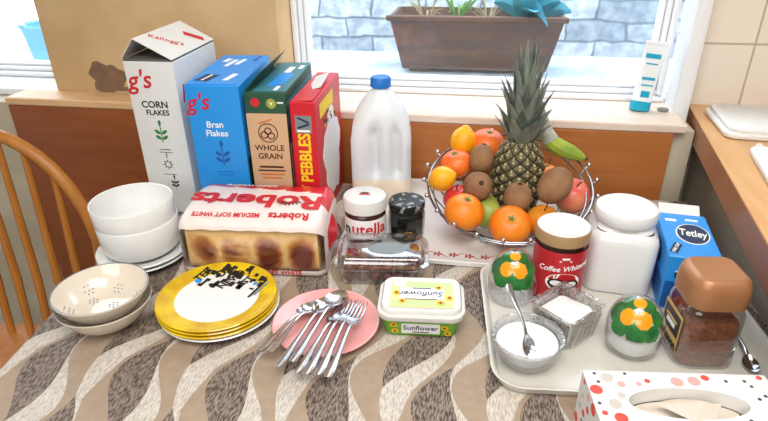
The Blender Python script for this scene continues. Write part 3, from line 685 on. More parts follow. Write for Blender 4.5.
cp = (-.584, .680)
t = thing('cereal_bowl', 'cream bowl with grey flower sprigs, upper of two, its patterned inside showing', 'bowl', (cp[0], cp[1], TZ + .0008 + .021), 0, 'cream flowered bowls')
def cb_prof():
    r, h = .0735, .044
    return [(.0001, .003), (.032, .003), (.033, 0), (.036, 0), (.04, .003), (.056, .015), (.068, .032), (r, h), (r - .0005, h + .0015), (r - .0025, h + .001), (.064, .03), (.053, .016), (.038, .0075), (.02, .0058), (.0001, .0055)]
m = MB(); m.lathe(cb_prof(), 72, mfun=lambda i, j: 1 if i == 8 else 0); m.build('bowl_body', ['china_w', 'rim_grey'], t)
inn = [(0, .0055), (.02, .0058), (.038, .0075), (.053, .016), (.064, .03), (.071, .045)]
def inz(r):
    for (a, za), (b, zb) in zip(inn, inn[1:]):
        if r <= b: return za + (zb - za) * (r - a) / (b - a)
    return inn[-1][1]
for k, (fr_, fa) in enumerate([(.012, 40), (.045, 95), (.05, 35), (.03, 160), (.052, 150), (.036, 250), (.052, 215), (.05, 280), (.035, 330), (.056, 340)]):
    m = MB(); a = R(fa); bx_, by_ = fr_ * math.cos(a), fr_ * math.sin(a)
    for q in range(7):
        d_ = .0066 if q else 0; px, py = bx_ + d_ * math.cos(q * PI / 3), by_ + d_ * math.sin(q * PI / 3)
        rr = math.hypot(px, py); m.ball(.0019, 6, 0, T(px, py, inz(rr) + .0003), (1, 1, .5))
    m.build('flower_sprig', 'motif', t)
o = MB().lathe(cb_prof(), 72, mfun=lambda i, j: 1 if i == 8 else 0).build('cereal_bowl', ['china_w', 'rim_grey'], loc=(cp[0] + .002, cp[1] - .001, TZ + .0008))
tag(o, 'cream bowl with a grey rim, lower of two, standing on the cloth', 'bowl', 'cream flowered bowls')

yp = (-.415, .7355); YR = .099
ylab = ['white-edged plate at the bottom of the yellow plate stack, resting on the cloth', 'second yellow-rimmed plate from the bottom of the stack', 'third yellow-rimmed plate from the bottom, just under the top one', 'top yellow-rimmed plate with black and blue lettering on its white centre']
def yplate(): return MB().lathe(plate_prof(YR, .013), 80, mfun=lambda i, j: 0 if 5 <= i <= 9 else (2 if i < 5 else 1))
for k in range(3):
    o = yplate().build('side_plate', ['yellow_gl', 'china', 'china'] if k else ['china', 'china', 'rim_grey'], loc=(yp[0] + .0015 * (2 - k), yp[1] - .001 * (k % 2), TZ + .0008 + .0062 * k)); tag(o, ylab[k], 'plate', 'yellow-rimmed plates')
t = thing('side_plate', ylab[3], 'plate', (yp[0], yp[1], TZ + .0008 + .0186), 0, 'yellow-rimmed plates'); yplate().build('plate_body', ['yellow_gl', 'china', 'china'], t)
def ysurf(p):
    r = math.hypot(p.x, p.y) / YR
    z = .0072 if r < .62 else (.0072 + (.0088 - .0072) * (r - .62) / .08 if r < .7 else .0088 + (.0142 - .0088) * (r - .7) / .25)
    return (p.x, p.y, min(z, .0142) + .0004 + p.z)
m = MB(); rnd = random.Random(3)
for k in range(46):
    x = -.052 + .115 * rnd.random(); y0 = .028 + .058 * rnd.random()
    if math.hypot(x, y0) > .088: continue
    m.rect(.004 + .006 * rnd.random(), .004 + .012 * rnd.random(), 0, T(x, y0, 0) @ RZ(-18 + 6 * rnd.random()), .0003, None)
def ytext(body, x, y, s_, rot): m.text(body, s_, 0, T(x, y, 0) @ RZ(rot), bold=.03)
ytext('TER', -.05, .055, .02, 70); ytext('OB', -.018, .07, .022, 60); ytext('NEWS', .004, .05, .02, 65); ytext('EST', .03, .05, .018, 62)
m.disc(.006, .005, 1, T(-.052, .038, 0)); m.disc(.004, .004, 1, T(.05, .045, 0)); m.rect(.004, .05, 0, T(.06, .03, 0) @ RZ(-20)); m.rect(.004, .035, 2, T(.066, .03, 0) @ RZ(-24))
m.v = [Vector(ysurf(p)) for p in m.v]
m.build('printed_letters', ['black', 'blue_card', 'grey_p'], t)

pp = (-.224, .719)
o = MB().lathe(plate_prof(.0865, .013), 72).build('side_plate', 'pink_gl', loc=(pp[0], pp[1], TZ + .0008)); tag(o, 'pink plate holding the spoons and forks', 'plate')

# ------------------------------------------------------------------ cutlery
def strip_solid(m, sec, mi=0):
    # sec: list of (x, zc, halfwidth, thickness, dish)
    rings = []
    for x, zc, hw, th, dish in sec:
        top = [(x, hw * q, zc + dish * (q * q - 1)) for q in (-1, -.75, -.4, 0, .4, .75, 1)]
        bot = [(x, hw * q, zc + dish * (q * q - 1) - th) for q in (1, .75, .4, 0, -.4, -.75, -1)]
        rings.append(top + bot)
    m.loft(rings, mi)
def handle_sec(L, hl, hw0=.0024, hs=1):
    c = -.0012 * hs
    return [(hl, .006, .0032 * hs, .0016, c), (hl + .012, .0085, hw0 * hs, .002, c), (hl + .03, .0075, (hw0 + .0003) * hs, .002, c), (L * .7, .004, .0038 * hs, .0019, c), (L * .9, .0015, .0060 * hs, .0018, c), (L * .97, .001, .0062 * hs, .0017, c), (L, .001, .0035 * hs, .0015, c)]
def spoon_parts(L, bl, bw):
    m = MB(); sec = []
    for k in range(11):
        q = k / 10; hw = bw * math.sin(PI * min(.97, max(.03, q)) ** .9) ** .6; hw = max(hw, .0032 if k == 10 else .001)
        d_ = .006 * math.sin(PI * q) ** .7
        sec.append((bl * q, .0025 + .0035 * q * q, hw, .0011, d_))
    strip_solid(m, sec)
    h = MB(); strip_solid(h, handle_sec(L, bl - .001, hs=min(1, L / .14)))
    return m, h
def fork_parts(L):
    m = MB()
    strip_solid(m, [(.042, .003, .011, .0016, .001), (.05, .0035, .0115, .0016, .001), (.058, .0045, .009, .0016, .001), (.064, .0058, .0035, .0016, 0)])
    tines = []
    for k in range(4):
        y = -.0095 + .00633 * k; q = MB()
        q.tube([(.043, y, .0022), (.025, y * .98, .0008), (.01, y * .96, .0018), (0, y * .95, .005)], [.0014, .0013, .0011, .0005], 6); tines.append(q)
    h = MB(); strip_solid(h, handle_sec(L, .063))
    return m, h, tines
def make_spoon(label, L=.17, bl=.048, bw=.0165, group='spoons and forks on the pink plate'):
    t = thing('spoon', label, 'spoon', group=group); b, h = spoon_parts(L, bl, bw); b.build('spoon_bowl', 'steel', t, sharp=60); h.build('handle', 'steel', t, sharp=60); return t
def make_fork(label, L=.175):
    t = thing('fork', label, 'fork', group='spoons and forks on the pink plate'); b, h, ti = fork_parts(L); b.build('fork_head', 'steel', t, sharp=60); h.build('handle', 'steel', t, sharp=60)
    for q in ti: q.build('tine', 'steel', t)
    return t
def lay(o, head, end):
    h = Vector(head); e = Vector(end); d_ = (e - h); yaw = math.atan2(d_.y, d_.x); pit = -math.atan2(d_.z, math.hypot(d_.x, d_.y))
    o.location = h; o.rotation_euler = (0, pit, yaw)
cut_spec = [
    ('s', 'teaspoon on the pink plate, leftmost of the spoons', .137, .040, .0135, (-.256, .752, .7665), (-.300, .622, .7725)),
    ('s', 'teaspoon on the pink plate, second from the left, overlapping the leftmost', .137, .040, .0135, (-.249, .753, .7712), (-.283, .620, .7745)),
    ('s', 'tablespoon on the pink plate, smaller-looking third spoon under the big one', .185, .054, .0185, (-.230, .776, .7665), (-.262, .594, .7725)),
    ('s', 'large tablespoon on the pink plate, its bowl reaching furthest back beside the forks', .190, .056, .019, (-.213, .791, .7715), (-.244, .603, .7755)),
    ('f', 'fork on the pink plate next to the large spoon, leftmost fork', .180, 0, 0, (-.203, .766, .7645), (-.2325, .588, .7705)),
    ('f', 'fork on the pink plate, second fork from the left', .183, 0, 0, (-.194, .767, .7675), (-.2175, .585, .7725)),
    ('f', 'fork on the pink plate, second fork from the right', .183, 0, 0, (-.183, .767, .7700), (-.200, .584, .7745)),
    ('f', 'fork on the pink plate, rightmost of the forks', .178, 0, 0, (-.172, .758, .7730), (-.185, .580, .7765))]
for kd, lb, L, bl, bw, h_, e_ in cut_spec:
    lay(make_spoon(lb, L, bl, bw) if kd == 's' else make_fork(lb, L), h_, e_)

# ------------------------------------------------------------------ bread loaf
t = thing('bread_loaf', 'sliced white loaf in a red and white bag before the cereal boxes', 'bread', (-.402, .926, TZ + .001), 5)
LW, LD, LH = .256, .166, .108
m = MB(); rings = []
NX = 40
for i in range(NX + 1):
    x = -LW / 2 + .006 + (LW - .012) * i / NX; e = 1 - .05 * (abs(i / NX * 2 - 1) ** 8)
    bulge = 1 - .022 * math.exp(-((i / NX * 4 - round(i / NX * 4)) / .13) ** 2) * (0 < i < NX)
    rings.append([(x, (y - 0) * e * bulge, .003 + (z + LH / 2 - .006) * .965 * (1 if True else 1)) for y, z in [(p[0], p[1]) for p in rrect(LD - .012, LH - .012, .018, 5)]])
m.loft(rings); m.build('loaf', 'bread', t, sharp=60)
# bag: closed section swept along the loaf
sec = []
def lerp_pts(ps, n):
    out = []
    for a, b in zip(ps, ps[1:]):
        for k in range(n): out.append((a[0] + (b[0] - a[0]) * k / n, a[1] + (b[1] - a[1]) * k / n))
    return out
def ztop(y): return LH + .010 - 4.5 * max(0, abs(y) - .03) ** 2
base = [(LD / 2 - .004, 0), (-LD / 2 + .004, 0), (-LD / 2, .004), (-LD / 2 - .002, .014), (-LD / 2 - .0015, LH * .8), (-LD / 2 + .002, LH * .93)]
topc = [(-LD / 2 + .006 + (LD - .012) * k / 12, ztop(-LD / 2 + .006 + (LD - .012) * k / 12)) for k in range(13)]
tail = [(LD / 2 - .001, LH * .92), (LD / 2 + .001, LH * .7), (LD / 2 + .001, .006), (LD / 2 - .004, 0)]
sec = lerp_pts(base + topc + tail, 2)
rings = []; xs = []
for i in range(45):
    q = i / 44; x = -LW / 2 - .004 + (LW + .010) * q
    k = 1.0
    if q < .04: k = .90 + .10 * math.sqrt(q / .04)
    if q > .95: k = .84 + .16 * math.sqrt((1 - q) / .05)
    xs.append(q)
    rings.append([(x, y * k, .0 + max(0, z * k + (0.0009 * math.sin(37 * q + 60 * y) if z > .02 else 0))) for y, z in sec])
def bmf(i, j):
    q = xs[i]; y, z = sec[j]; yn, zn = sec[(j + 1) % len(sec)]; ym, zm = (y + yn) / 2, (z + zn) / 2
    if zm > LH * .86 and ym < LD / 2:
        if ym > .058 - .035 * q or (q > .93 and ym > -.02): return 2
        return 1
    if ym > LD / 2 - .002: return 2
    if zm < .0035: return 1
    if zm < .0155 and ym < 0: return 1
    return 0
m = MB(); m.loft(rings, mfun=bmf); m.build('bag', ['film', 'bag_white', 'bag_red'], t, sharp=70)
m = MB()
def ontop(p): return (p.x, p.y, ztop(p.y) + .0016 + p.z)
mm = MB()
mm.text('Roberts', .068, 0, T(-.002, -.010, 0) @ RZ(180 - 2), bold=.03, sx=1.16, shear=.0)
mm.text('Roberts', .023, 0, T(.070, -.062, 0) @ RZ(180), bold=.025, sx=1.0); mm.text('MEDIUM SOFT WHITE', .0145, 0, T(-.045, -.062, 0) @ RZ(180), bold=.02, sx=.88)
mm.text('SOFT WHITE', .018, 1, T(-.03, .062, 0) @ RZ(180 - 3), bold=.02)
for k in range(7): mm.rect(.0022, .011, 2, T(.064, -.006, 0) @ RZ(-60 + 20 * k) @ T(0, -.018, 0), .0007)
mm.v = [Vector(ontop(p)) for p in mm.v]; mm.build('lettering', ['red', 'white_p', 'black'], t)
m = MB(); m.text('SOFT WHITE', .0125, 0, xf_front(.055, .009, -LD / 2 - .0022, 0), bold=.02); m.text('MEDIUM', .0125, 0, xf_front(-.03, .009, -LD / 2 - .0022, 0), bold=.02); m.build('strip_lettering', 'red', t)
# gathered neck of the bag on the right
m = MB(); rr = []
for i in range(8):
    q = i / 7; rr.append([(LW / 2 + .004 + .014 * q, .045 * (1 - .7 * q) * math.cos(2 * PI * k / 20) * (1 + .15 * math.cos(5 * 2 * PI * k / 20)), .05 + .035 * (1 - .7 * q) * math.sin(2 * PI * k / 20) * (1 + .15 * math.cos(5 * 2 * PI * k / 20))) for k in range(20)])
m.loft(rr); m.build('bag_neck', 'bag_red', t)

# ------------------------------------------------------------------ floral tray
t = thing('serving_tray', 'white tray with a red floral border under the fruit basket and milk', 'tray', (-.04, 1.11, TZ + .0008))
m = MB(); m.rbox(.445, .365, .03, [(.006, 0), (.001, .002), (0, .0105), (.003, .0115), (.006, .010), (.012, .006)]); m.build('tray_body', 'tray_white', t)
m = MB(); rnd = random.Random(5)
def vine(x0, y0, x1, y1, n):
    for k in range(n):
        q = (k + .5) / n; x, y = x0 + (x1 - x0) * q, y0 + (y1 - y0) * q
        for g in range(5): m.disc(.0042, .0022, 0, T(x + .006 * math.cos(g * 1.256), y + .005 * math.sin(g * 1.256), .0062) @ RZ(g * 72), 8)
        m.rect(.018, .0013, 0, T(x + .012, y + .004 * (-1) ** k, .0062) @ RZ(30 * (-1) ** k))
vine(-.19, -.152, .2, -.152, 13); vine(-.195, -.14, -.195, .15, 10)
m.build('floral_print', 'floral', t)

# ------------------------------------------------------------------ nutella, dark jar
t = thing('spread_jar', 'chocolate spread jar with a white lid and red and black name', 'jar', (-.213, .995, FZ), 14)
m = MB(); m.lathe([(.0001, 0), (.036, 0), (.039, .003), (.0405, .02), (.0405, .063), (.039, .068), (.036, .071), (.034, .073), (.0001, .073)], 56); m.build('jar_glass', 'choc', t)
m = MB(); m.lathe([(.0001, .071), (.0405, .071), (.0425, .073), (.0425, .094), (.041, .098), (.038, .0995), (.0001, .1)], 64, wob=lambda a, z: 1 + (.006 * math.cos(50 * a) if .0735 < z < .096 else 0)); lid = m.build('lid', 'lid_white', t)
m = MB(); m.rect(.022, .006, 0, T(0, -.002, .1002) @ RZ(-10)); m.disc(.009, .004, 1, T(0, .004, .1002)); m.build('lid_print', ['red', 'brown_p'], lid)
m = MB(); wr = wrap(.0410, 0); m.rect(.122, .040, 0, T(0, .0415, 0), .0003, None, 24); m.v = [Vector(wr(p)) for p in m.v]; lb = m.build('label', 'white_p', t)
m = MB(); m.text('n', .034, 0, T(-.042, .0385, 0), bold=.02); m.text('utella', .034, 1, T(.006, .0415, 0), bold=.02); wr = wrap(.0416, 0); m.v = [Vector(wr(p)) for p in m.v]; m.build('lettering', ['black', 'red'], lb)

t = thing('jam_jar', 'small dark preserve jar with a patterned black lid', 'jar', (-.134, 1.022, FZ), 8)
m = MB(); m.lathe([(.0001, 0), (.033, 0), (.0355, .004), (.0365, .03), (.0365, .052), (.034, .062), (.032, .066), (.0001, .066)], 12); m.build('jar_glass', 'dark_jar', t, sharp=20)
m = MB(); m.lathe([(.0001, .065), (.0355, .065), (.0365, .067), (.0365, .077), (.035, .0795), (.0001, .080)], 60, wob=lambda a, z: 1 + (.008 * math.cos(40 * a) if z < .078 else 0)); m.build('lid', 'dark_lid', t)
m = MB(); 
for k, wd in enumerate((.014, .024, .018)): m.rect(wd, .003 if k else .005, 0, T(.004, .024 - .006 * k, 0), .0003, None, 6)
wr = wrap(.0368); m.v = [Vector(wr(p)) for p in m.v]; m.build('label', 'gold_p', t)

# ------------------------------------------------------------------ grapes in a clear punnet
gx, gy, grot = -.162, .893, 7
t = thing('fruit_punnet', 'clear plastic lidded punnet of dark red grapes beside the loaf', 'punnet', (gx, gy, TZ + .001), grot)
m = MB(); m.rbox(.164, .112, .022, [(.012, .0), (.010, .002), (.002, .036), (-.003, .0365), (-.003, .038)], cap1=False); m.build('base', 'clear', t)
m = MB(); m.rbox(.171, .119, .024, [(0, .0384), (.001, .042), (.008, .044), (.012, .054), (.016, .0565)], cap0=False); m.build('lid', 'clear_lid', t)
pts = [(.036 * math.cos(2 * PI * k / 24) * (1 + .08 * math.sin(4 * PI * k / 24)), .020 * math.sin(2 * PI * k / 24)) for k in range(24)]
MB().poly(pts, .0004, 0, T(.012, -.012, .0568)).build('lid_sticker', 'grey_p', t)
g0 = MB().ball(.0105, 18, 0, None, (1.15, 1, 1)).build('grape', 'grape')
tag(g0, 'dark red grape inside the clear plastic punnet', 'grape', 'grapes in the punnet')
first = True; ca, sa = math.cos(R(grot)), math.sin(R(grot)); rnd = random.Random(11)
for lay_, (nx, ny, z) in enumerate(((6, 4, .0125), (6, 4, .0285))):
    for i in range(nx):
        for j in range(ny):
            x = (i - (nx - 1) / 2) * .0228 + rnd.uniform(-.001, .001); y = (j - (ny - 1) / 2) * .0222 + rnd.uniform(-.001, .001)
            g = g0 if first else g0.copy()
            if not first: COL.objects.link(g)
            first = False
            g.location = (gx + ca * x - sa * y, gy + sa * x + ca * y, TZ + z + rnd.uniform(0, .001)); g.rotation_euler = (rnd.uniform(-.4, .4), rnd.uniform(-.4, .4), rnd.uniform(0, 6))

# ------------------------------------------------------------------ butter tub
t = thing('spread_tub', 'green sunflower spread tub with a white printed lid', 'tub', (-.137 + .067 - .0045, .701 + .05 + .006, TZ + .001), 5)
m = MB(); m.rbox(.126, .092, .02, [(.009, 0), (.007, .002), (0, .041)]); tub = m.build('tub', 'tub_green', t)
m = MB(); m.rbox(.137, .103, .024, [(.001, .036), (0, .0375), (0, .045), (.002, .0465), (.005, .047), (.0055, .051), (.008, .0545), (.011, .0545), (.013, .053)]); lid = m.build('lid', 'lid_white', t)
m = MB(); z = .0532
m.rect(.1, .066, 0, xf_top(0, -.002, z)); m.rect(.085, .02, 1, xf_top(.004, .022, z + .0005)); m.rect(.085, .016, 1, xf_top(-.004, -.026, z + .0005)); m.rect(.07, .03, 2, xf_top(0, .0, z + .001)); m.rect(.02, .012, 2, xf_top(-.036, .025, z + .001))
def sunf(xf, s_):
    for k in range(9): m.disc(.0045 * s_, .0018 * s_, 3, xf @ RZ(k * 40) @ T(.004 * s_, 0, 0), 8, .0002)
    m.disc(.0032 * s_, .0032 * s_, 4, xf @ T(0, 0, .0003), 10, .0002)
for x, y in ((-.04, 0), (-.03, -.022), (.03, -.024), (.027, .016), (.044, -.01)): sunf(xf_top(x, y, z + .0016), .8)
m.text('Sunflower', .017, 5, xf_top(0, -.001, z + .0015, 180), shear=.2, bold=.006); m.rect(.03, .002, 5, xf_top(0, .013, z + .0015)); m.rect(.05, .0012, 5, xf_top(0, -.016, z + .0015))
m.build('lid_print', ['pale_yellow', 'pale_green', 'white_p', 'sun_petal', 'sun_centre', 'ink'], lid)
m = MB(); tl = 10
fx = T(0, -.0417, .0170) @ RX(90 + 10)
m.rect(.06, .022, 0, fx)
for x, y in ((-.042, .008), (-.040, -.006), (.037, .004), (.042, -.008)): sunf(fx @ T(x, y, .0006), .75)
m.text('Sunflower', .0135, 1, fx @ T(0, .0015, .0006), bold=.006); m.rect(.026, .0014, 1, fx @ T(0, -.0075, .0006))
m.build('front_print', ['white_p', 'ink', 'white_p', 'sun_petal', 'sun_centre'], tub)

# ------------------------------------------------------------------ fruit basket
BX, BY = .065, 1.095
t = thing('fruit_basket', 'chrome wire fruit basket with ball-tipped arms holding the fruit', 'basket', (BX, BY, FZ))
def rimz(x, y): return .046 + (y + .155) * .31
rim = [(.164 * math.cos(2 * PI * k / 64), .155 * math.sin(2 * PI * k / 64)) for k in range(64)]
MB().tube([(x, y, rimz(x, y)) for x, y in rim], .0022, 8, close=True).build('rim', 'chrome', t)
MB().tube([(x * .93, y * .93, rimz(x, y) - .010) for x, y in rim], .0016, 8, close=True).build('lower_ring', 'chrome', t)
MB().tube([(.075 * math.cos(2 * PI * k / 40), .075 * math.sin(2 * PI * k / 40), .0025) for k in range(40)], .0022, 8, close=True).build('base_ring', 'chrome', t)
for k in range(22):
    a = 2 * PI * (k + .3) / 22; c_, s_ = math.cos(a), math.sin(a); x, y = .164 * c_, .155 * s_; zr = rimz(x, y)
    ex, ey, ez = x * 1.05, y * 1.05, zr + .009
    MB().tube([(.075 * c_, .075 * s_, .0025), (.115 * c_, .108 * s_, .003 + .16 * zr), (x * .9, y * .9, zr * .62), (x * .985, y * .985, zr - .002), (ex, ey, ez)], .0014, 6).build('arm', 'chrome', t)
    MB().ball(.0048, 12, 0, T(ex, ey, ez)).build('ball_tip', 'steel', t)

# ------------------------------------------------------------------ fruit
def fruit(name, label, cat, r, z, sq, mat_, rot=(0, 0, 0), loc=None, dimple=.12, extras=None, shape=None, group='fruit in the basket'):
    t = thing(name, label, cat, loc, 0, group); t.rotation_euler = tuple(R(a) for a in rot)
    n = 20; prof = []
    for i in range(n + 1):
        q = PI * i / n; rr = r * math.sin(q); zz = -r * math.cos(q)
        if shape: rr, zz = shape(q, rr, zz, r)
        d_ = dimple * r * math.exp(-((rr / (.28 * r)) ** 2)) if dimple else 0
        zz = zz * sq + (-d_ if zz > 0 else d_ * .4); prof.append((rr, zz))
    prof[0] = (.0001, prof[0][1]); prof[-1] = (.0001, prof[-1][1])
    MB().lathe(prof, 32).build('flesh', mat_, t, sharp=80)
    if extras: extras(t, r, prof[-1][1], prof[0][1])
    return t
def ex_calyx(t, r, zt, zb):
    m = MB()
    for k in range(5): m.disc(.0045, .0018, 0, T(0, 0, zt + .0012) @ RZ(k * 72) @ T(.003, 0, 0), 8, .0008)
    m.ball(.002, 8, 0, T(0, 0, zt + .002)); m.build('calyx', 'calyx', t)
def ex_stalk(t, r, zt, zb):
    MB().tube([(0, 0, zt - .002), (.001, 0, zt + .006), (.004, 0, zt + .013)], [.0014, .0012, .0017], 8).build('stalk', 'stalk', t)
def ex_kiwi(t, r, zt, zb):
    MB().lathe([(.0045, zt - .0025), (.005, zt), (.003, zt + .0016), (.0001, zt + .001)], 14).build('tip', 'kiwi_tip', t)
def sh_lemon(q, rr, zz, r):
    if abs(zz) > .78 * r:
        k = (abs(zz) - .78 * r) / (.22 * r); zz *= 1 + .16 * k
        rr = rr * (1 - .25 * k)
    return rr, zz
def sh_pear(q, rr, zz, r):
    k = (zz / r + 1) / 2; return rr * (1.05 - .42 * sstep(.45, .95, k)), zz * (1 + .35 * k)
F = fruit
F('mandarin', 'large orange at the front left of the basket, above the tray border', 'orange', .0385, 0, .92, 'orange', (12, 10, 0), (-.020, 1.004, FZ + .070), .12, ex_calyx)
F('mandarin', 'glossy orange at the front of the basket, nearest the red-labelled jar', 'orange', .040, 0, .84, 'orange', (35, 0, 0), (.069, .996, FZ + .052), .14, ex_calyx)
F('lemon', 'lemon at the left edge of the basket beside the wire balls', 'lemon', .0255, 0, 1.08, 'lemon', (25, 60, 20), (-.069, 1.07, FZ + .108), 0, None, sh_lemon)
F('lemon', 'topmost lemon, standing on end at the back left of the fruit', 'lemon', .0275, 0, 1.16, 'lemon', (-6, 8, 0), (-.034, 1.180, FZ + .148), 0, None, sh_lemon)
F('mandarin', 'red-orange tangerine behind the left lemon, under the top lemon', 'orange', .034, 0, .86, 'orange_red', (10, -12, 0), (-.044, 1.135, FZ + .115), .14, ex_calyx)
F('mandarin', 'red-orange fruit at the back of the pile, left of the pineapple crown', 'orange', .039, 0, .86, 'orange_red', (8, 8, 0), (.017, 1.196, FZ + .138), .12, ex_calyx)
F('kiwi', 'kiwi standing upright at the left of the pineapple, upper of two', 'kiwi', .0245, 0, 1.25, 'kiwi', (-8, 6, 0), (.007, 1.115, FZ + .138), .04, ex_kiwi)
F('kiwi', 'round kiwi lying behind the big front left orange', 'kiwi', .029, 0, 1.05, 'kiwi', (50, 20, 0), (.003, 1.062, FZ + .100), .04, ex_kiwi)
F('apple', 'red apple half hidden between the left lemon and the front left orange', 'apple', .031, 0, .9, 'red_apple', (10, -10, 0), (-.035, 1.075, FZ + .062), .16, ex_stalk)
F('pear', 'green pear low in the front of the basket between the two oranges', 'pear', .031, 0, 1.0, 'pear', (-60, 20, 0), (.026, 1.056, FZ + .046), .06, ex_stalk, sh_pear)
F('kiwi', 'kiwi standing upright in front of the pineapple', 'kiwi', .0275, 0, 1.18, 'kiwi', (6, 4, 0), (.081, 1.046, FZ + .088), .04, ex_kiwi)
F('kiwi', 'long kiwi leaning at the right of the pineapple above the red apple', 'kiwi', .031, 0, 1.28, 'kiwi', (-25, 38, 0), (.150, 1.060, FZ + .112), .04, ex_kiwi)
F('apple', 'pink-red apple at the right side of the basket beside the white jar', 'apple', .038, 0, .9, 'pink_apple', (20, 12, 0), (.194, 1.115, FZ + .067), .16, ex_stalk)
F('apple', 'yellow-brown apple low at the front right behind the whitener jar', 'apple', .033, 0, .92, 'gold_apple', (12, 0, 0), (.131, 1.02, FZ + .054), .16, ex_stalk)
F('mandarin', 'orange at the back right of the basket, mostly hidden behind the pineapple', 'orange', .030, 0, .9, 'orange', (0, 0, 0), (.146, 1.188, FZ + .075), .12, ex_calyx)
# banana
t = thing('banana', 'green-yellow banana with a plastic-wrapped stem at the back right of the basket', 'banana', (0, 0, 0), 0, 'fruit in the basket')
bp = [(.128, 1.185, .955), (.134, 1.183, .935), (.147, 1.18, .915), (.168, 1.178, .902), (.192, 1.176, .893), (.210, 1.175, .887), (.219, 1.175, .884)]
m = MB(); m.tube(bp, [.010, .013, .0165, .018, .016, .010, .004], 10); m.build('flesh', 'banana', t, sharp=30)
MB().tube([(.219, 1.175, .8842), (.225, 1.175, .882)], [.0045, .004], 10).build('tip', 'stalk', t)
MB().tube([(.117, 1.187, .985), (.121, 1.187, .972), (.127, 1.185, .957), (.135, 1.183, .934), (.145, 1.181, .918)], [.010, .0115, .0125, .0155, .0185], 10).build('stem_wrap', 'wrap', t, label='pale plastic wrap round the stem')

# ------------------------------------------------------------------ pineapple
t = thing('pineapple', 'upright pineapple with a tall grey-green crown in the middle of the fruit', 'pineapple', (.083, 1.135, FZ + .012), 0, 'fruit in the basket')
PH, PR = .165, .052
NZ, NA = 84, 128
def prad(q): return PR * (math.sin(PI * (.08 + .86 * q)) ** .42)
rings = []; cell = {}
def pcell(i, j):
    q = i / NZ; a = j / NA
    u = 10 * a + q * 7; v_ = 10 * a - q * 7
    fu, fv = u % 1 - .5, v_ % 1 - .5
    return max(abs(fu), abs(fv)), abs(fu) + abs(fv), fu, fv
for i in range(NZ + 1):
    q = i / NZ; ring = []
    for j in range(NA):
        e, d_, fu, fv = pcell(i, j); rr = prad(q) * (1 + .075 * (1 - (e * 2) ** 2) + (.05 * max(0, 1 - d_ * 5)))
        a = 2 * PI * j / NA; ring.append((rr * math.cos(a), rr * math.sin(a), PH * q))
    rings.append(ring)
def pm(i, j):
    e, d_, fu, fv = pcell(i + .5, j + .5)
    if d_ < .17: return 2
    if e > .41: return 1
    return 2 if (fu - fv) > .28 and e < .41 and abs(fu + fv) < .12 else 0
MB().loft(rings, mfun=pm).build('body', ['pine_a', 'pine_b', 'pine_c'], t, sharp=60)
rnd = random.Random(21)
def pleaf(L, w_, a, lean, curl, z0, r0, mat_):
    m = MB(); n = 9; vs = []; fs = []
    for i in range(n + 1):
        q = i / n; th = lean + curl * q * q; 
        r_ = r0 + L * (q * math.sin(R(lean)) + .35 * q * q * math.sin(R(curl))); z = z0 + L * q * math.cos(R(lean + curl * q * .6))
        hw = w_ * (1 - q) ** .7 * (1 if q > .08 else .85) * (1 + .25 * math.sin(PI * min(1, q * 1.3)))
        hw = max(hw, .0003); dp = hw * .45
        for s_, dd in ((-1, -dp), (0, 0), (1, -dp)): vs.append((r_ - dd * -1 * 1 if False else r_ + dd * -1 * .0 + (dp if s_ == 0 else 0), s_ * hw, z))
        for s_, dd in ((1, 0), (0, 0), (-1, 0)): vs.append((r_ + (dp if s_ == 0 else 0) - .0011, s_ * hw * .98, z - .0003))
    for i in range(n):
        for k in range(6):
            a0, a1 = i * 6 + k, i * 6 + (k + 1) % 6; fs.append((a0, a1, a1 + 6, a0 + 6))
    fs.append((5, 4, 3, 2, 1, 0)); fs.append(tuple(n * 6 + k for k in range(6)))
    m.add(vs, fs, 0, RZ(a)); m.build('leaf', mat_, t, sharp=50)
for k in range(64):
    q = k / 63; a = k * 137.5
    L = .062 + .055 * q + rnd.uniform(-.008, .010); lean = 33 - 30 * q + rnd.uniform(-4, 4); z0 = PH - .006 + .086 * q ** 1.05
    pleaf(L, .0150 - .003 * q, a, lean, 18 * (1 - q) + rnd.uniform(-8, 6), z0, .016 * (1 - q) + .004, 'leaf' if k % 3 else 'leaf_edge')
MB().lathe([(.02, PH - .008), (.017, PH + .02), (.011, PH + .06), (.006, PH + .1), (.0001, PH + .11)], 16).build('crown_core', 'leaf_edge', t)

# ------------------------------------------------------------------ plastic tray on the right
PZ = TZ + .0042
t = thing('plastic_tray', 'pale translucent plastic tray under the jars, glasses and sugar bowl', 'tray', (.239, .79, TZ + .0008), 5)
m = MB(); m.rbox(.425, .325, .045, [(.010, 0), (.006, .001), (.001, .012), (0, .014), (.003, .0145), (.006, .013), (.012, .0034)]); m.build('tray_body', 'tray_plastic', t)

# red whitener jar
t = thing('whitener_jar', 'red-labelled coffee whitener jar with a tan lid', 'jar', (.146, .868, PZ), 6)
m = MB(); m.lathe([(.0001, 0), (.039, 0), (.042, .003), (.0425, .01), (.0425, .098), (.040, .108), (.038, .112), (.0001, .112)], 56); m.build('jar_glass', 'coffee_dark', t)
m = MB(); m.rect(.24, .096, 0, T(0, .055, 0), .0004, None, 40); wr = wrap(.0428); m.v = [Vector(wr(p)) for p in m.v]; lb = m.build('label', 'red_label', t)
m = MB(); m.text('Coffee Whitener', .0135, 0, T(.002, .074, 0) @ RZ(6), shear=.3, bold=.012); m.rect(.012, .0035, 0, T(0, .093, 0)); m.rect(.02, .002, 0, T(0, .088, 0))
m.disc(.029, .018, 0, T(.0, .047, 0), 24); m.disc(.014, .009, 1, T(-.011, .046, .0006), 20); m.disc(.014, .009, 1, T(.013, .044, .0006), 20); m.disc(.010, .005, 0, T(-.011, .047, .0012), 16); m.disc(.009, .005, 0, T(.013, .045, .0012), 16)
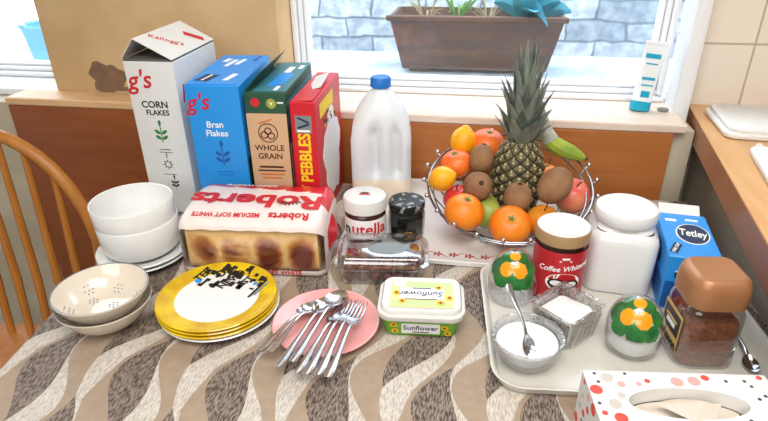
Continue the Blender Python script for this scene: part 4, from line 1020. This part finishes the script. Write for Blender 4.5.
wr = wrap(.0434); m.v = [Vector(wr(p)) for p in m.v]; m.build('lettering', ['white_p', 'coffee_dark'], lb)
m = MB(); m.lathe([(.0001, .111), (.042, .111), (.044, .113), (.044, .130), (.0425, .133)], 60, 0); m.lathe([(.0425, .133), (.0405, .1345), (.039, .1338), (.0001, .1338)], 60, 1); m.build('lid', ['tan_lid', 'lid_white'], t)

# white square jar
t = thing('storage_jar', 'large white square jar with a round white screw lid', 'jar', (.254, .928, PZ), -6)
m = MB(); m.rbox(.112, .108, .024, [(.004, 0), (.001, .002), (0, .006), (0, .095), (.003, .106), (.011, .114)], cap1=False, n=8)
rg = []
for q in range(7):
    k = q / 6; rq = [(x, y) for x, y in rrect(.09, .086, .022, 8)]
    rg.append([(x * (1 - k) + .042 * math.cos(math.atan2(y, x)) * k, y * (1 - k) + .042 * math.sin(math.atan2(y, x)) * k, .114 + .010 * k) for x, y in rq])
m.loft(rg, 0, None, False, True); m.build('jar_body', 'white_gloss', t, sharp=50)
m = MB(); m.lathe([(.0001, .122), (.046, .122), (.0495, .124), (.0515, .128), (.0515, .140), (.0495, .145), (.045, .1475), (.04, .1478), (.036, .1465), (.0001, .1462)], 64); m.build('lid', 'white_gloss', t)

# tea box
t = thing('tea_box', 'blue one-cup tea bag box standing behind the coffee jar', 'tea box', (.357, .920, PZ), -6)
W, D, H = .080, .155, .102
m = MB(); m.box(-W / 2, W / 2, -D / 2, D / 2, 0, H, .0015); m.build('carton', 'blue_card', t)
m = MB(); zt = H + .0001
m.disc(.0265, .036, 1, xf_top(.008, .004, zt, -6) , 28); m.disc(.0245, .0335, 0, xf_top(.008, .004, zt + .0005, -6), 28); m.text('Tetley', .0215, 1, xf_top(.008, .004, zt + .001, -6) @ S(.78, 1.5, 1), bold=.015)
m.rect(.034, .013, 0, xf_top(-.026, -.050, zt, 68)); m.text('ONE CUP', .0075, 1, xf_top(-.026, -.050, zt + .0005, 68), bold=.01)
m.rect(.018, .008, 1, xf_top(-.02, .05, zt)); m.rect(.02, .006, 1, xf_top(.014, .055, zt))
m.build('lettering', ['navy', 'white_p'], t)
m = MB(); yf = -D / 2 - .0001; m.rect(W - .006, .05, 0, xf_front(0, .03, yf)); m.disc(.026, .016, 1, xf_front(0, .068, yf)); m.text('Tetley', .02, 2, xf_front(0, .068, yf - .0006), bold=.02); m.build('front_print', ['blue_deep', 'navy', 'white_p'], t)
m = MB(); xl = -W / 2 - .0001; m.rect(D - .01, .04, 0, xf_left(0, .03, xl)); m.disc(.03, .02, 1, xf_left(0, .07, xl)); m.build('side_print', ['blue_deep', 'navy'], t)
m = MB(); m.box(-W / 2 + .004, W / 2 - .008, 0, .024, 0, .001, .0003, 0, T(0, D / 2 - .001, H - .002) @ RX(30)); m.build('lid_flap', 'white_card', t)

# coffee jar
t = thing('coffee_jar', 'square glass jar of instant coffee with a copper lid', 'coffee jar', (.338, .744, PZ), 7)
m = MB(); m.rbox(.085, .084, .022, [(.004, 0), (.001, .002), (0, .006), (0, .088), (.004, .098), (.010, .104), (.012, .108)], n=8); m.build('jar_glass', 'glass', t)
m = MB(); m.rbox(.078, .077, .02, [(.004, .003), (0, .006), (0, .070), (.003, .0745), (.02, .078)], n=8); m.build('coffee', 'coffee', t)
m = MB(); m.rbox(.083, .082, .024, [(.004, .100), (.001, .102), (0, .108), (.001, .132), (.004, .142), (.010, .147), (.013, .1475), (.016, .1465)], n=8); m.build('lid', 'copper', t)
m = MB(); xl = -.0429; m.rect(.056, .06, 0, xf_left(0, .05, xl)); m.rect(.05, .034, 1, xf_left(0, .058, xl - .0006)); m.rect(.034, .004, 0, xf_left(0, .062, xl - .0012)); m.rect(.026, .007, 2, xf_left(0, .054, xl - .0012)); 
for k in range(12): m.rect(.004, .01, 1, xf_left(-.024 + .0044 * k, .026, xl - .0006, 20 * (-1) ** k))
m.build('label', ['label_gold', 'label_black', 'white_p'], t)

# painted citrus glasses
def citrus_glass(label, loc, rz, fill, ridge):
    t = thing('preserve_glass', label, 'glass pot', loc, rz, 'citrus-painted glass pots')
    rr = .0400
    wob = (lambda a, z: 1 + .02 * math.cos(24 * a)) if ridge else (lambda a, z: 1 + (.012 * math.cos(30 * a) if z < .012 else 0))
    m = MB(); m.lathe([(.0001, .001), (.026, 0), (.033, .002), (.0375, .010), (rr, .022), (rr, .042)], 72, wob=wob); m.build('glass_base', 'crystal' if ridge else 'glass', t)
    if fill:
        m = MB(); m.lathe([(.0001, .005), (.027, .005), (.034, .012), (.036, .022), (.036, .034), (.02, .037), (.0001, .038)], 40); m.build('sugar', 'sugar', t)
    NA_, NL = 160, 64; rings = []; dirs = []
    cen = []
    def dv(az, el): return Vector((math.cos(R(el)) * math.sin(R(az)), -math.cos(R(el)) * math.cos(R(az)), math.sin(R(el))))
    ora = [(dv(-20, 40), .27), (dv(21, 40), .29), (dv(5, 74), .22)]
    lea = [(dv(-52, 38), .36), (dv(-30, 18), .34), (dv(8, 14), .36), (dv(40, 14), .3), (dv(60, 40), .26), (dv(-40, 66), .3), (dv(50, 68), .3), (dv(5, 34), .3)]
    for i in range(NL + 1):
        el = PI / 2 * i / NL; rings.append([((rr + .0008) * math.cos(el) * math.cos(2 * PI * j / NA_) if i < NL else .0001 * math.cos(2 * PI * j / NA_), (rr + .0008) * math.cos(el) * math.sin(2 * PI * j / NA_) if i < NL else .0001 * math.sin(2 * PI * j / NA_), .0425 + .050 * math.sin(el)) for j in range(NA_)])
    def mf(i, j):
        el = PI / 2 * (i + .5) / NL; a = 2 * PI * (j + .5) / NA_; d_ = Vector((math.cos(el) * math.cos(a), math.cos(el) * math.sin(a), math.sin(el)))
        for c, r_ in ora:
            if d_.angle(c) < r_: return 1
        for c, r_ in lea:
            if d_.angle(c) < r_: return 2
        return 0
    MB().loft(rings, mfun=mf, cap0=False, cap1=True).build('painted_lid', ['glass', 'fruit_paint', 'leaf_green'], t)
    return t
citrus_glass('citrus-painted glass pot with a fluted base, behind the crystal sugar bowl', (.071, .840, PZ), -6, False, True)
citrus_glass('citrus-painted glass pot of white sugar, left of the coffee jar', (.246, .737, PZ), -20, True, False)

# crystal sugar bowl
t = thing('sugar_bowl', 'round cut-crystal bowl of white sugar with a spoon standing in it', 'sugar bowl', (.088, .686, PZ), 0)
def cut(a, z):
    u = 14 * a / (2 * PI) + z * 90; v_ = 14 * a / (2 * PI) - z * 90
    return 1 + .035 * (abs((u % 1) - .5) + abs((v_ % 1) - .5) - .5)
m = MB(); op = [(.0001, .001), (.022, 0), (.03, .001)] + [(.03 + .022 * math.sin(PI / 2 * k / 14) , .001 + .044 * (k / 14) ** 1.2) for k in range(1, 15)]
m.lathe(op, 112, wob=cut); m.lathe([(.052, .045), (.0515, .047), (.0485, .046), (.046, .036), (.04, .02), (.028, .007), (.0001, .006)], 84); m.build('glass_bowl', 'crystal', t, sharp=20)
m = MB(); m.lathe([(.0001, .0065), (.028, .0075), (.0395, .0205), (.0445, .033), (.044, .035), (.03, .0345), (.012, .033), (.0001, .0325)], 40); m.build('sugar', 'sugar', t)
o = make_spoon('small steel spoon standing in the sugar of the crystal bowl', .108, .034, .0105, None)
lay(o, (.093, .656, .784), (.055, .708, .868))

# square glass dish
t = thing('glass_dish', 'square pressed-glass dish of white sugar beside the crystal bowl', 'dish', (.150, .760, PZ), -43)
def ring_sq(s_, z):
    s_ *= .90
    return [(x, y, z) for x, y in rrect(s_, s_ * 1.08, .004, 3)]
m = MB(); m.loft([ring_sq(.066, 0), ring_sq(.07, .003), ring_sq(.084, .05), ring_sq(.089, .054), ring_sq(.089, .057), ring_sq(.08, .056), ring_sq(.076, .05), ring_sq(.062, .008), ring_sq(.03, .006)])
for sx, rz in ((1, 0), (1, 90), (1, 180), (1, 270)):
    for k in range(5): m.box(-.0022, .0022, -.001, .0018, .004, .05, .0008, 0, RZ(rz) @ T(-.026 + .013 * k, -.0345, 0) @ RX(10))
m.build('glass_dish_body', 'pressed', t, sharp=25)
m = MB(); rg = []
for s_, z in ((.058, .0085), (.072, .04), (.066, .044), (.04, .046), (.012, .05)): rg.append([(x, y, z + .0025 * math.sin(90 * x) * (1 if z > .04 else 0)) for x, y in rrect(s_ * .88, s_ * .88, .01, 4)])
m.loft(rg); m.build('sugar', 'sugar', t)

# small spoon lying at the right of the tray
o2 = make_spoon('teaspoon lying at the right edge of the plastic tray beside the coffee jar', .125, .034, .0115, None)
lay(o2, (.407, .702, PZ + .004), (.412, .826, PZ + .003))

# ------------------------------------------------------------------ tissue box
t = thing('tissue_box', 'white tissue box with red and pink spots at the front edge of the table', 'tissue box', (.2605, .533, TZ + .001), 6.5)
W, D, H = .218, .12, .087
m = MB()
# carton with an oval opening in the top
oval = [(.068 * math.cos(2 * PI * k / 48), .024 * math.sin(2 * PI * k / 48) + .010) for k in range(48)]
outer = []
for k in range(48):
    a = 2 * PI * k / 48; c_, s_ = math.cos(a), math.sin(a); q = min(W / 2 / abs(c_) if abs(c_) > 1e-6 else 9, D / 2 / abs(s_) if abs(s_) > 1e-6 else 9); outer.append((q * c_, q * s_))
ca_ = math.atan2(D / 2, W / 2)
for sx, sy in ((1, 1), (-1, 1), (-1, -1), (1, -1)):
    i = min(range(48), key=lambda k: math.dist(outer[k], (sx * W / 2, sy * D / 2))); outer[i] = (sx * W / 2, sy * D / 2)
m.loft([[(x, y, H - .02) for x, y in oval], [(x, y, H) for x, y in oval], [(x, y, H) for x, y in outer], [(x, y, 0) for x, y in outer]], cap0=False, cap1=True)
m.build('carton', 'white_card', t, sharp=30)
m = MB(); rnd = random.Random(9); placed = []
def spots(wd, hd, xf, n, avoid):
    pl = []
    for _ in range(900):
        if len(pl) >= n: break
        r_ = rnd.choice((.0022, .0035, .0048, .0062, .0075)); x = rnd.uniform(-wd / 2 + r_, wd / 2 - r_); y = rnd.uniform(-hd / 2 + r_, hd / 2 - r_)
        if avoid and (x / .076) ** 2 + ((y - .01) / .031) ** 2 < 1: continue
        if any(math.dist((x, y), (a, b)) < r_ + c + .004 for a, b, c in pl): continue
        pl.append((x, y, r_)); m.disc(r_, r_, (3 if r_ < .003 else rnd.choice((0, 0, 1, 1, 2))), xf @ T(x, y, 0), 14, .0003)
spots(W, D, xf_top(0, 0, H + .0001), 48, True); spots(W, H, xf_front(0, H / 2, -D / 2 - .0001), 40, False); spots(D, H, xf_left(0, H / 2, -W / 2 - .0001), 24, False); spots(D, H, xf_right(0, H / 2, W / 2 + .0001), 24, False)
m.build('spots', ['dot_red', 'dot_pink', 'dot_grey', 'dot_dark'], t)
m = MB(); vs = []; NXg, NYg = 28, 14
for i in range(NXg + 1):
    for j in range(NYg + 1):
        x = -.064 + .128 * i / NXg; y = -.0225 + .045 * j / NYg; k = max(0, 1 - (x / .066) ** 2 - (y / .0235) ** 2)
        vs.append((x, .010 + y * math.sqrt(max(.02, 1 - (x / .066) ** 2)), H - .020 + .014 * k ** .5 * (.6 + .4 * math.sin(55 * x + 40 * y)) + .004 * abs(math.sin(60 * x - 30 * y)) * k))
fs = [(i * (NYg + 1) + j, (i + 1) * (NYg + 1) + j, (i + 1) * (NYg + 1) + j + 1, i * (NYg + 1) + j + 1) for i in range(NXg) for j in range(NYg)]
m.add(vs, fs)
m.add([(-.036, .012, H - .004), (.02, .014, H - .003), (-.006, -.018, H + .001), (.012, .002, H + .008), (.036, .01, H + .001), (.022, -.012, H - .002)], [(0, 2, 3, 1), (2, 5, 4, 3)]); m.build('tissues', 'tissue', t, sharp=30)

# ------------------------------------------------------------------ window sill and worktop things
t = thing('lotion_tube', 'white and turquoise lotion tube standing on its cap on the right end of the sill', 'tube', (.366, 1.405, .9205), 0); t.rotation_euler = (R(-6), R(7), R(6))
MB().rbox(.046, .034, .016, [(.002, 0), (0, .002), (0, .021), (.002, .0225)], n=6).build('cap', 'turq', t)
m = MB(); rg = []
for k in range(9):
    q = k / 8; rg.append([(x, y, .0228 + .125 * q) for x, y in rrect(.044 + .008 * q, max(.032 * (1 - q) ** .8, .0025), .014 if q < .8 else .001, 6)])
m.loft(rg); m.box(-.026, .026, -.0012, .0012, .1475, .158, .0005); b = m.build('tube_body', 'tube_white', t, sharp=50)
m = MB()
for z, wd, hh in ((.125, .034, .010), (.075, .03, .006), (.06, .028, .003), (.04, .02, .014), (.108, .026, .003)):
    q = (z - .0228) / .125; m.rect(wd, hh, 0, xf_front(-.002, z, -max(.016 * (1 - q) ** .8, .0013) - .0008) @ RX(-7))
m.build('printing', 'turq', b)
m = MB(); m.ball(.009, 14, 0, T(0, 0, .005), (1.5, .7, .55)); m.tube([(-.004, 0, .008), (.01, .002, .008)], .002, 6)
tag(m.build('hair_clip', 'grey_p', loc=(.418, 1.40, .9205), rot=(0, 0, R(-25))), 'small dark clip on the sill right of the lotion tube', 'clip')

t = thing('folded_cloth', 'white folded cloth lying on the wooden worktop by the tiles', 'cloth', (.63, 1.31, .9205), -4)
def fold(w_, d_, z, th, seed):
    rnd = random.Random(seed); m = MB(); n = 22; top = []; bot = []
    rg = []
    for lev in ((.985, 0), (1, th * .3), (1, th * .8), (.98, th)):
        rg.append([(x * lev[0] * (1 + .02 * math.sin(5 * math.atan2(y, x) + seed)), y * lev[0] * (1 + .03 * math.sin(4 * math.atan2(y, x) + 2 * seed)), z + lev[1] + .0015 * math.sin(40 * x + seed)) for x, y in rrect(w_, d_, .02, 6)])
    m.loft(rg); return m
fold(.25, .19, .0015, .011, 1).build('lower_fold', 'cloth_white', t, sharp=50); fold(.235, .175, .014, .010, 2).build('upper_fold', 'cloth_white', t, sharp=50)
t = thing('plastic_bar', 'white plastic bar lying on the worktop in front of the folded cloth', 'bar', (.522, 1.058, .9205), -99)
m = MB(); m.rbox(.19, .042, .012, [(.003, 0), (0, .004), (0, .012), (.004, .016)]); m.build('bar', 'tube_white', t); MB().tube([(-.094, 0, .009), (-.115, 0, .009)], [.008, .006], 12).build('end_stub', 'lid_white', t)

# ------------------------------------------------------------------ outside: planter and plants, blue basket
PY = 1.905
t = thing('planter', 'brown wooden trough planter outside on the window ledge', 'planter', (-.035, PY, .8885), 0)
m = MB()
def trap(w0, w1, d0, d1, z0, z1, th):
    m.loft([[(x, y, z0) for x, y in rrect(w0, d0, .006, 2)], [(x, y, z1) for x, y in rrect(w1, d1, .006, 2)], [(x, y, z1) for x, y in rrect(w1 - th, d1 - th, .006, 2)], [(x, y, z1 - .035) for x, y in rrect(w1 - th - .02, d1 - th - .02, .006, 2)]], cap1=False)
trap(.445, .52, .16, .21, 0.012, .172, .02); m.box(-.268, .268, -.112, -.094, .160, .176, .003); m.build('trough', 'trough', t)
m = MB(); m.box(-.20, -.14, -.07, .07, 0, .0115); m.box(.14, .2, -.07, .07, 0, .0115); m.build('foot', 'trough', t)
m = MB(); m.box(-.235, .235, -.08, .08, .12, .146, .004); m.build('soil', 'soil', t)
def blade(m, p0, p1, w_, bend, n=6):
    p0, p1 = Vector(p0), Vector(p1); vs = []; fs = []
    side = (p1 - p0).cross(Vector((0, 1, .3))).normalized()
    nrm = (p1 - p0).cross(side).normalized()
    for i in range(n + 1):
        q = i / n; c = p0.lerp(p1, q) + Vector((0, 0, bend * 4 * q * (1 - q))); hw = w_ * (math.sin(PI * (.12 + .85 * q))) ** .8
        vs += [tuple(c - side * hw), tuple(c + nrm * hw * .35), tuple(c + side * hw), tuple(c + nrm * (hw * .35 - .003))]
    for i in range(n):
        for k in range(4): a0, a1 = i * 4 + k, i * 4 + (k + 1) % 4; fs.append((a0, a1, a1 + 4, a0 + 4))
    fs.append((3, 2, 1, 0)); fs.append(tuple(n * 4 + k for k in range(4))); m.add(vs, fs)
t = thing('succulent', 'blue-green broad-leaved plant at the right end of the planter', 'plant', (.12, PY - .03, 1.036))
for k in range(11):
    a = k * 137.5; q = k / 10; m = MB(); L = .125 - .05 * q
    blade(m, (0, 0, 0.01), (L * math.cos(R(a)), L * math.sin(R(a)), .035 + .07 * q), .030, .02); m.build('leaf', 'succ', t)
blade_m = MB(); blade(blade_m, (0.01, -.01, .03), (.05, -.115, .012), .032, .02); blade_m.build('leaf', 'succ', t)
MB().lathe([(.012, -.003), (.012, .03), (.0001, .034)], 10).build('stem', 'succ', t)
rnd = random.Random(4)
for px, lb, mt in ((-.09, 'small green grassy plant near the middle of the planter', 'grass'), (.0, 'brownish dry grassy plant left of the blue-green one', 'dry_stem'), (-.19, 'thin pale straggling stems at the left end of the planter', 'dry_stem')):
    t = thing('grass_plant', lb, 'plant', (px, PY - .02, 1.0355))
    for k in range(14):
        m = MB(); a = rnd.uniform(0, 2 * PI); r_ = rnd.uniform(.03, .085); blade(m, (.01 * math.cos(a), .01 * math.sin(a), -.001), (r_ * math.cos(a), r_ * math.sin(a) * .7, rnd.uniform(.02, .09)), .0045 if mt == 'grass' else .0025, .015); m.build('blade', mt, t)
t = thing('peg_basket', 'light blue plastic basket outside the left window', 'basket', (-1.44, 1.78, .8885), 10)
m = MB(); m.rbox(.16, .10, .03, [(.02, 0), (.018, .003), (0, .13), (.004, .13), (.022, .006)], cap1=False); m.build('basket_body', 'blue_basket', t)
m = MB()
for x, y in rrect(.16, .1, .03, 6): m.ball(.008, 10, 0, T(x, y, .134))
m.build('beaded_rim', 'blue_basket', t)
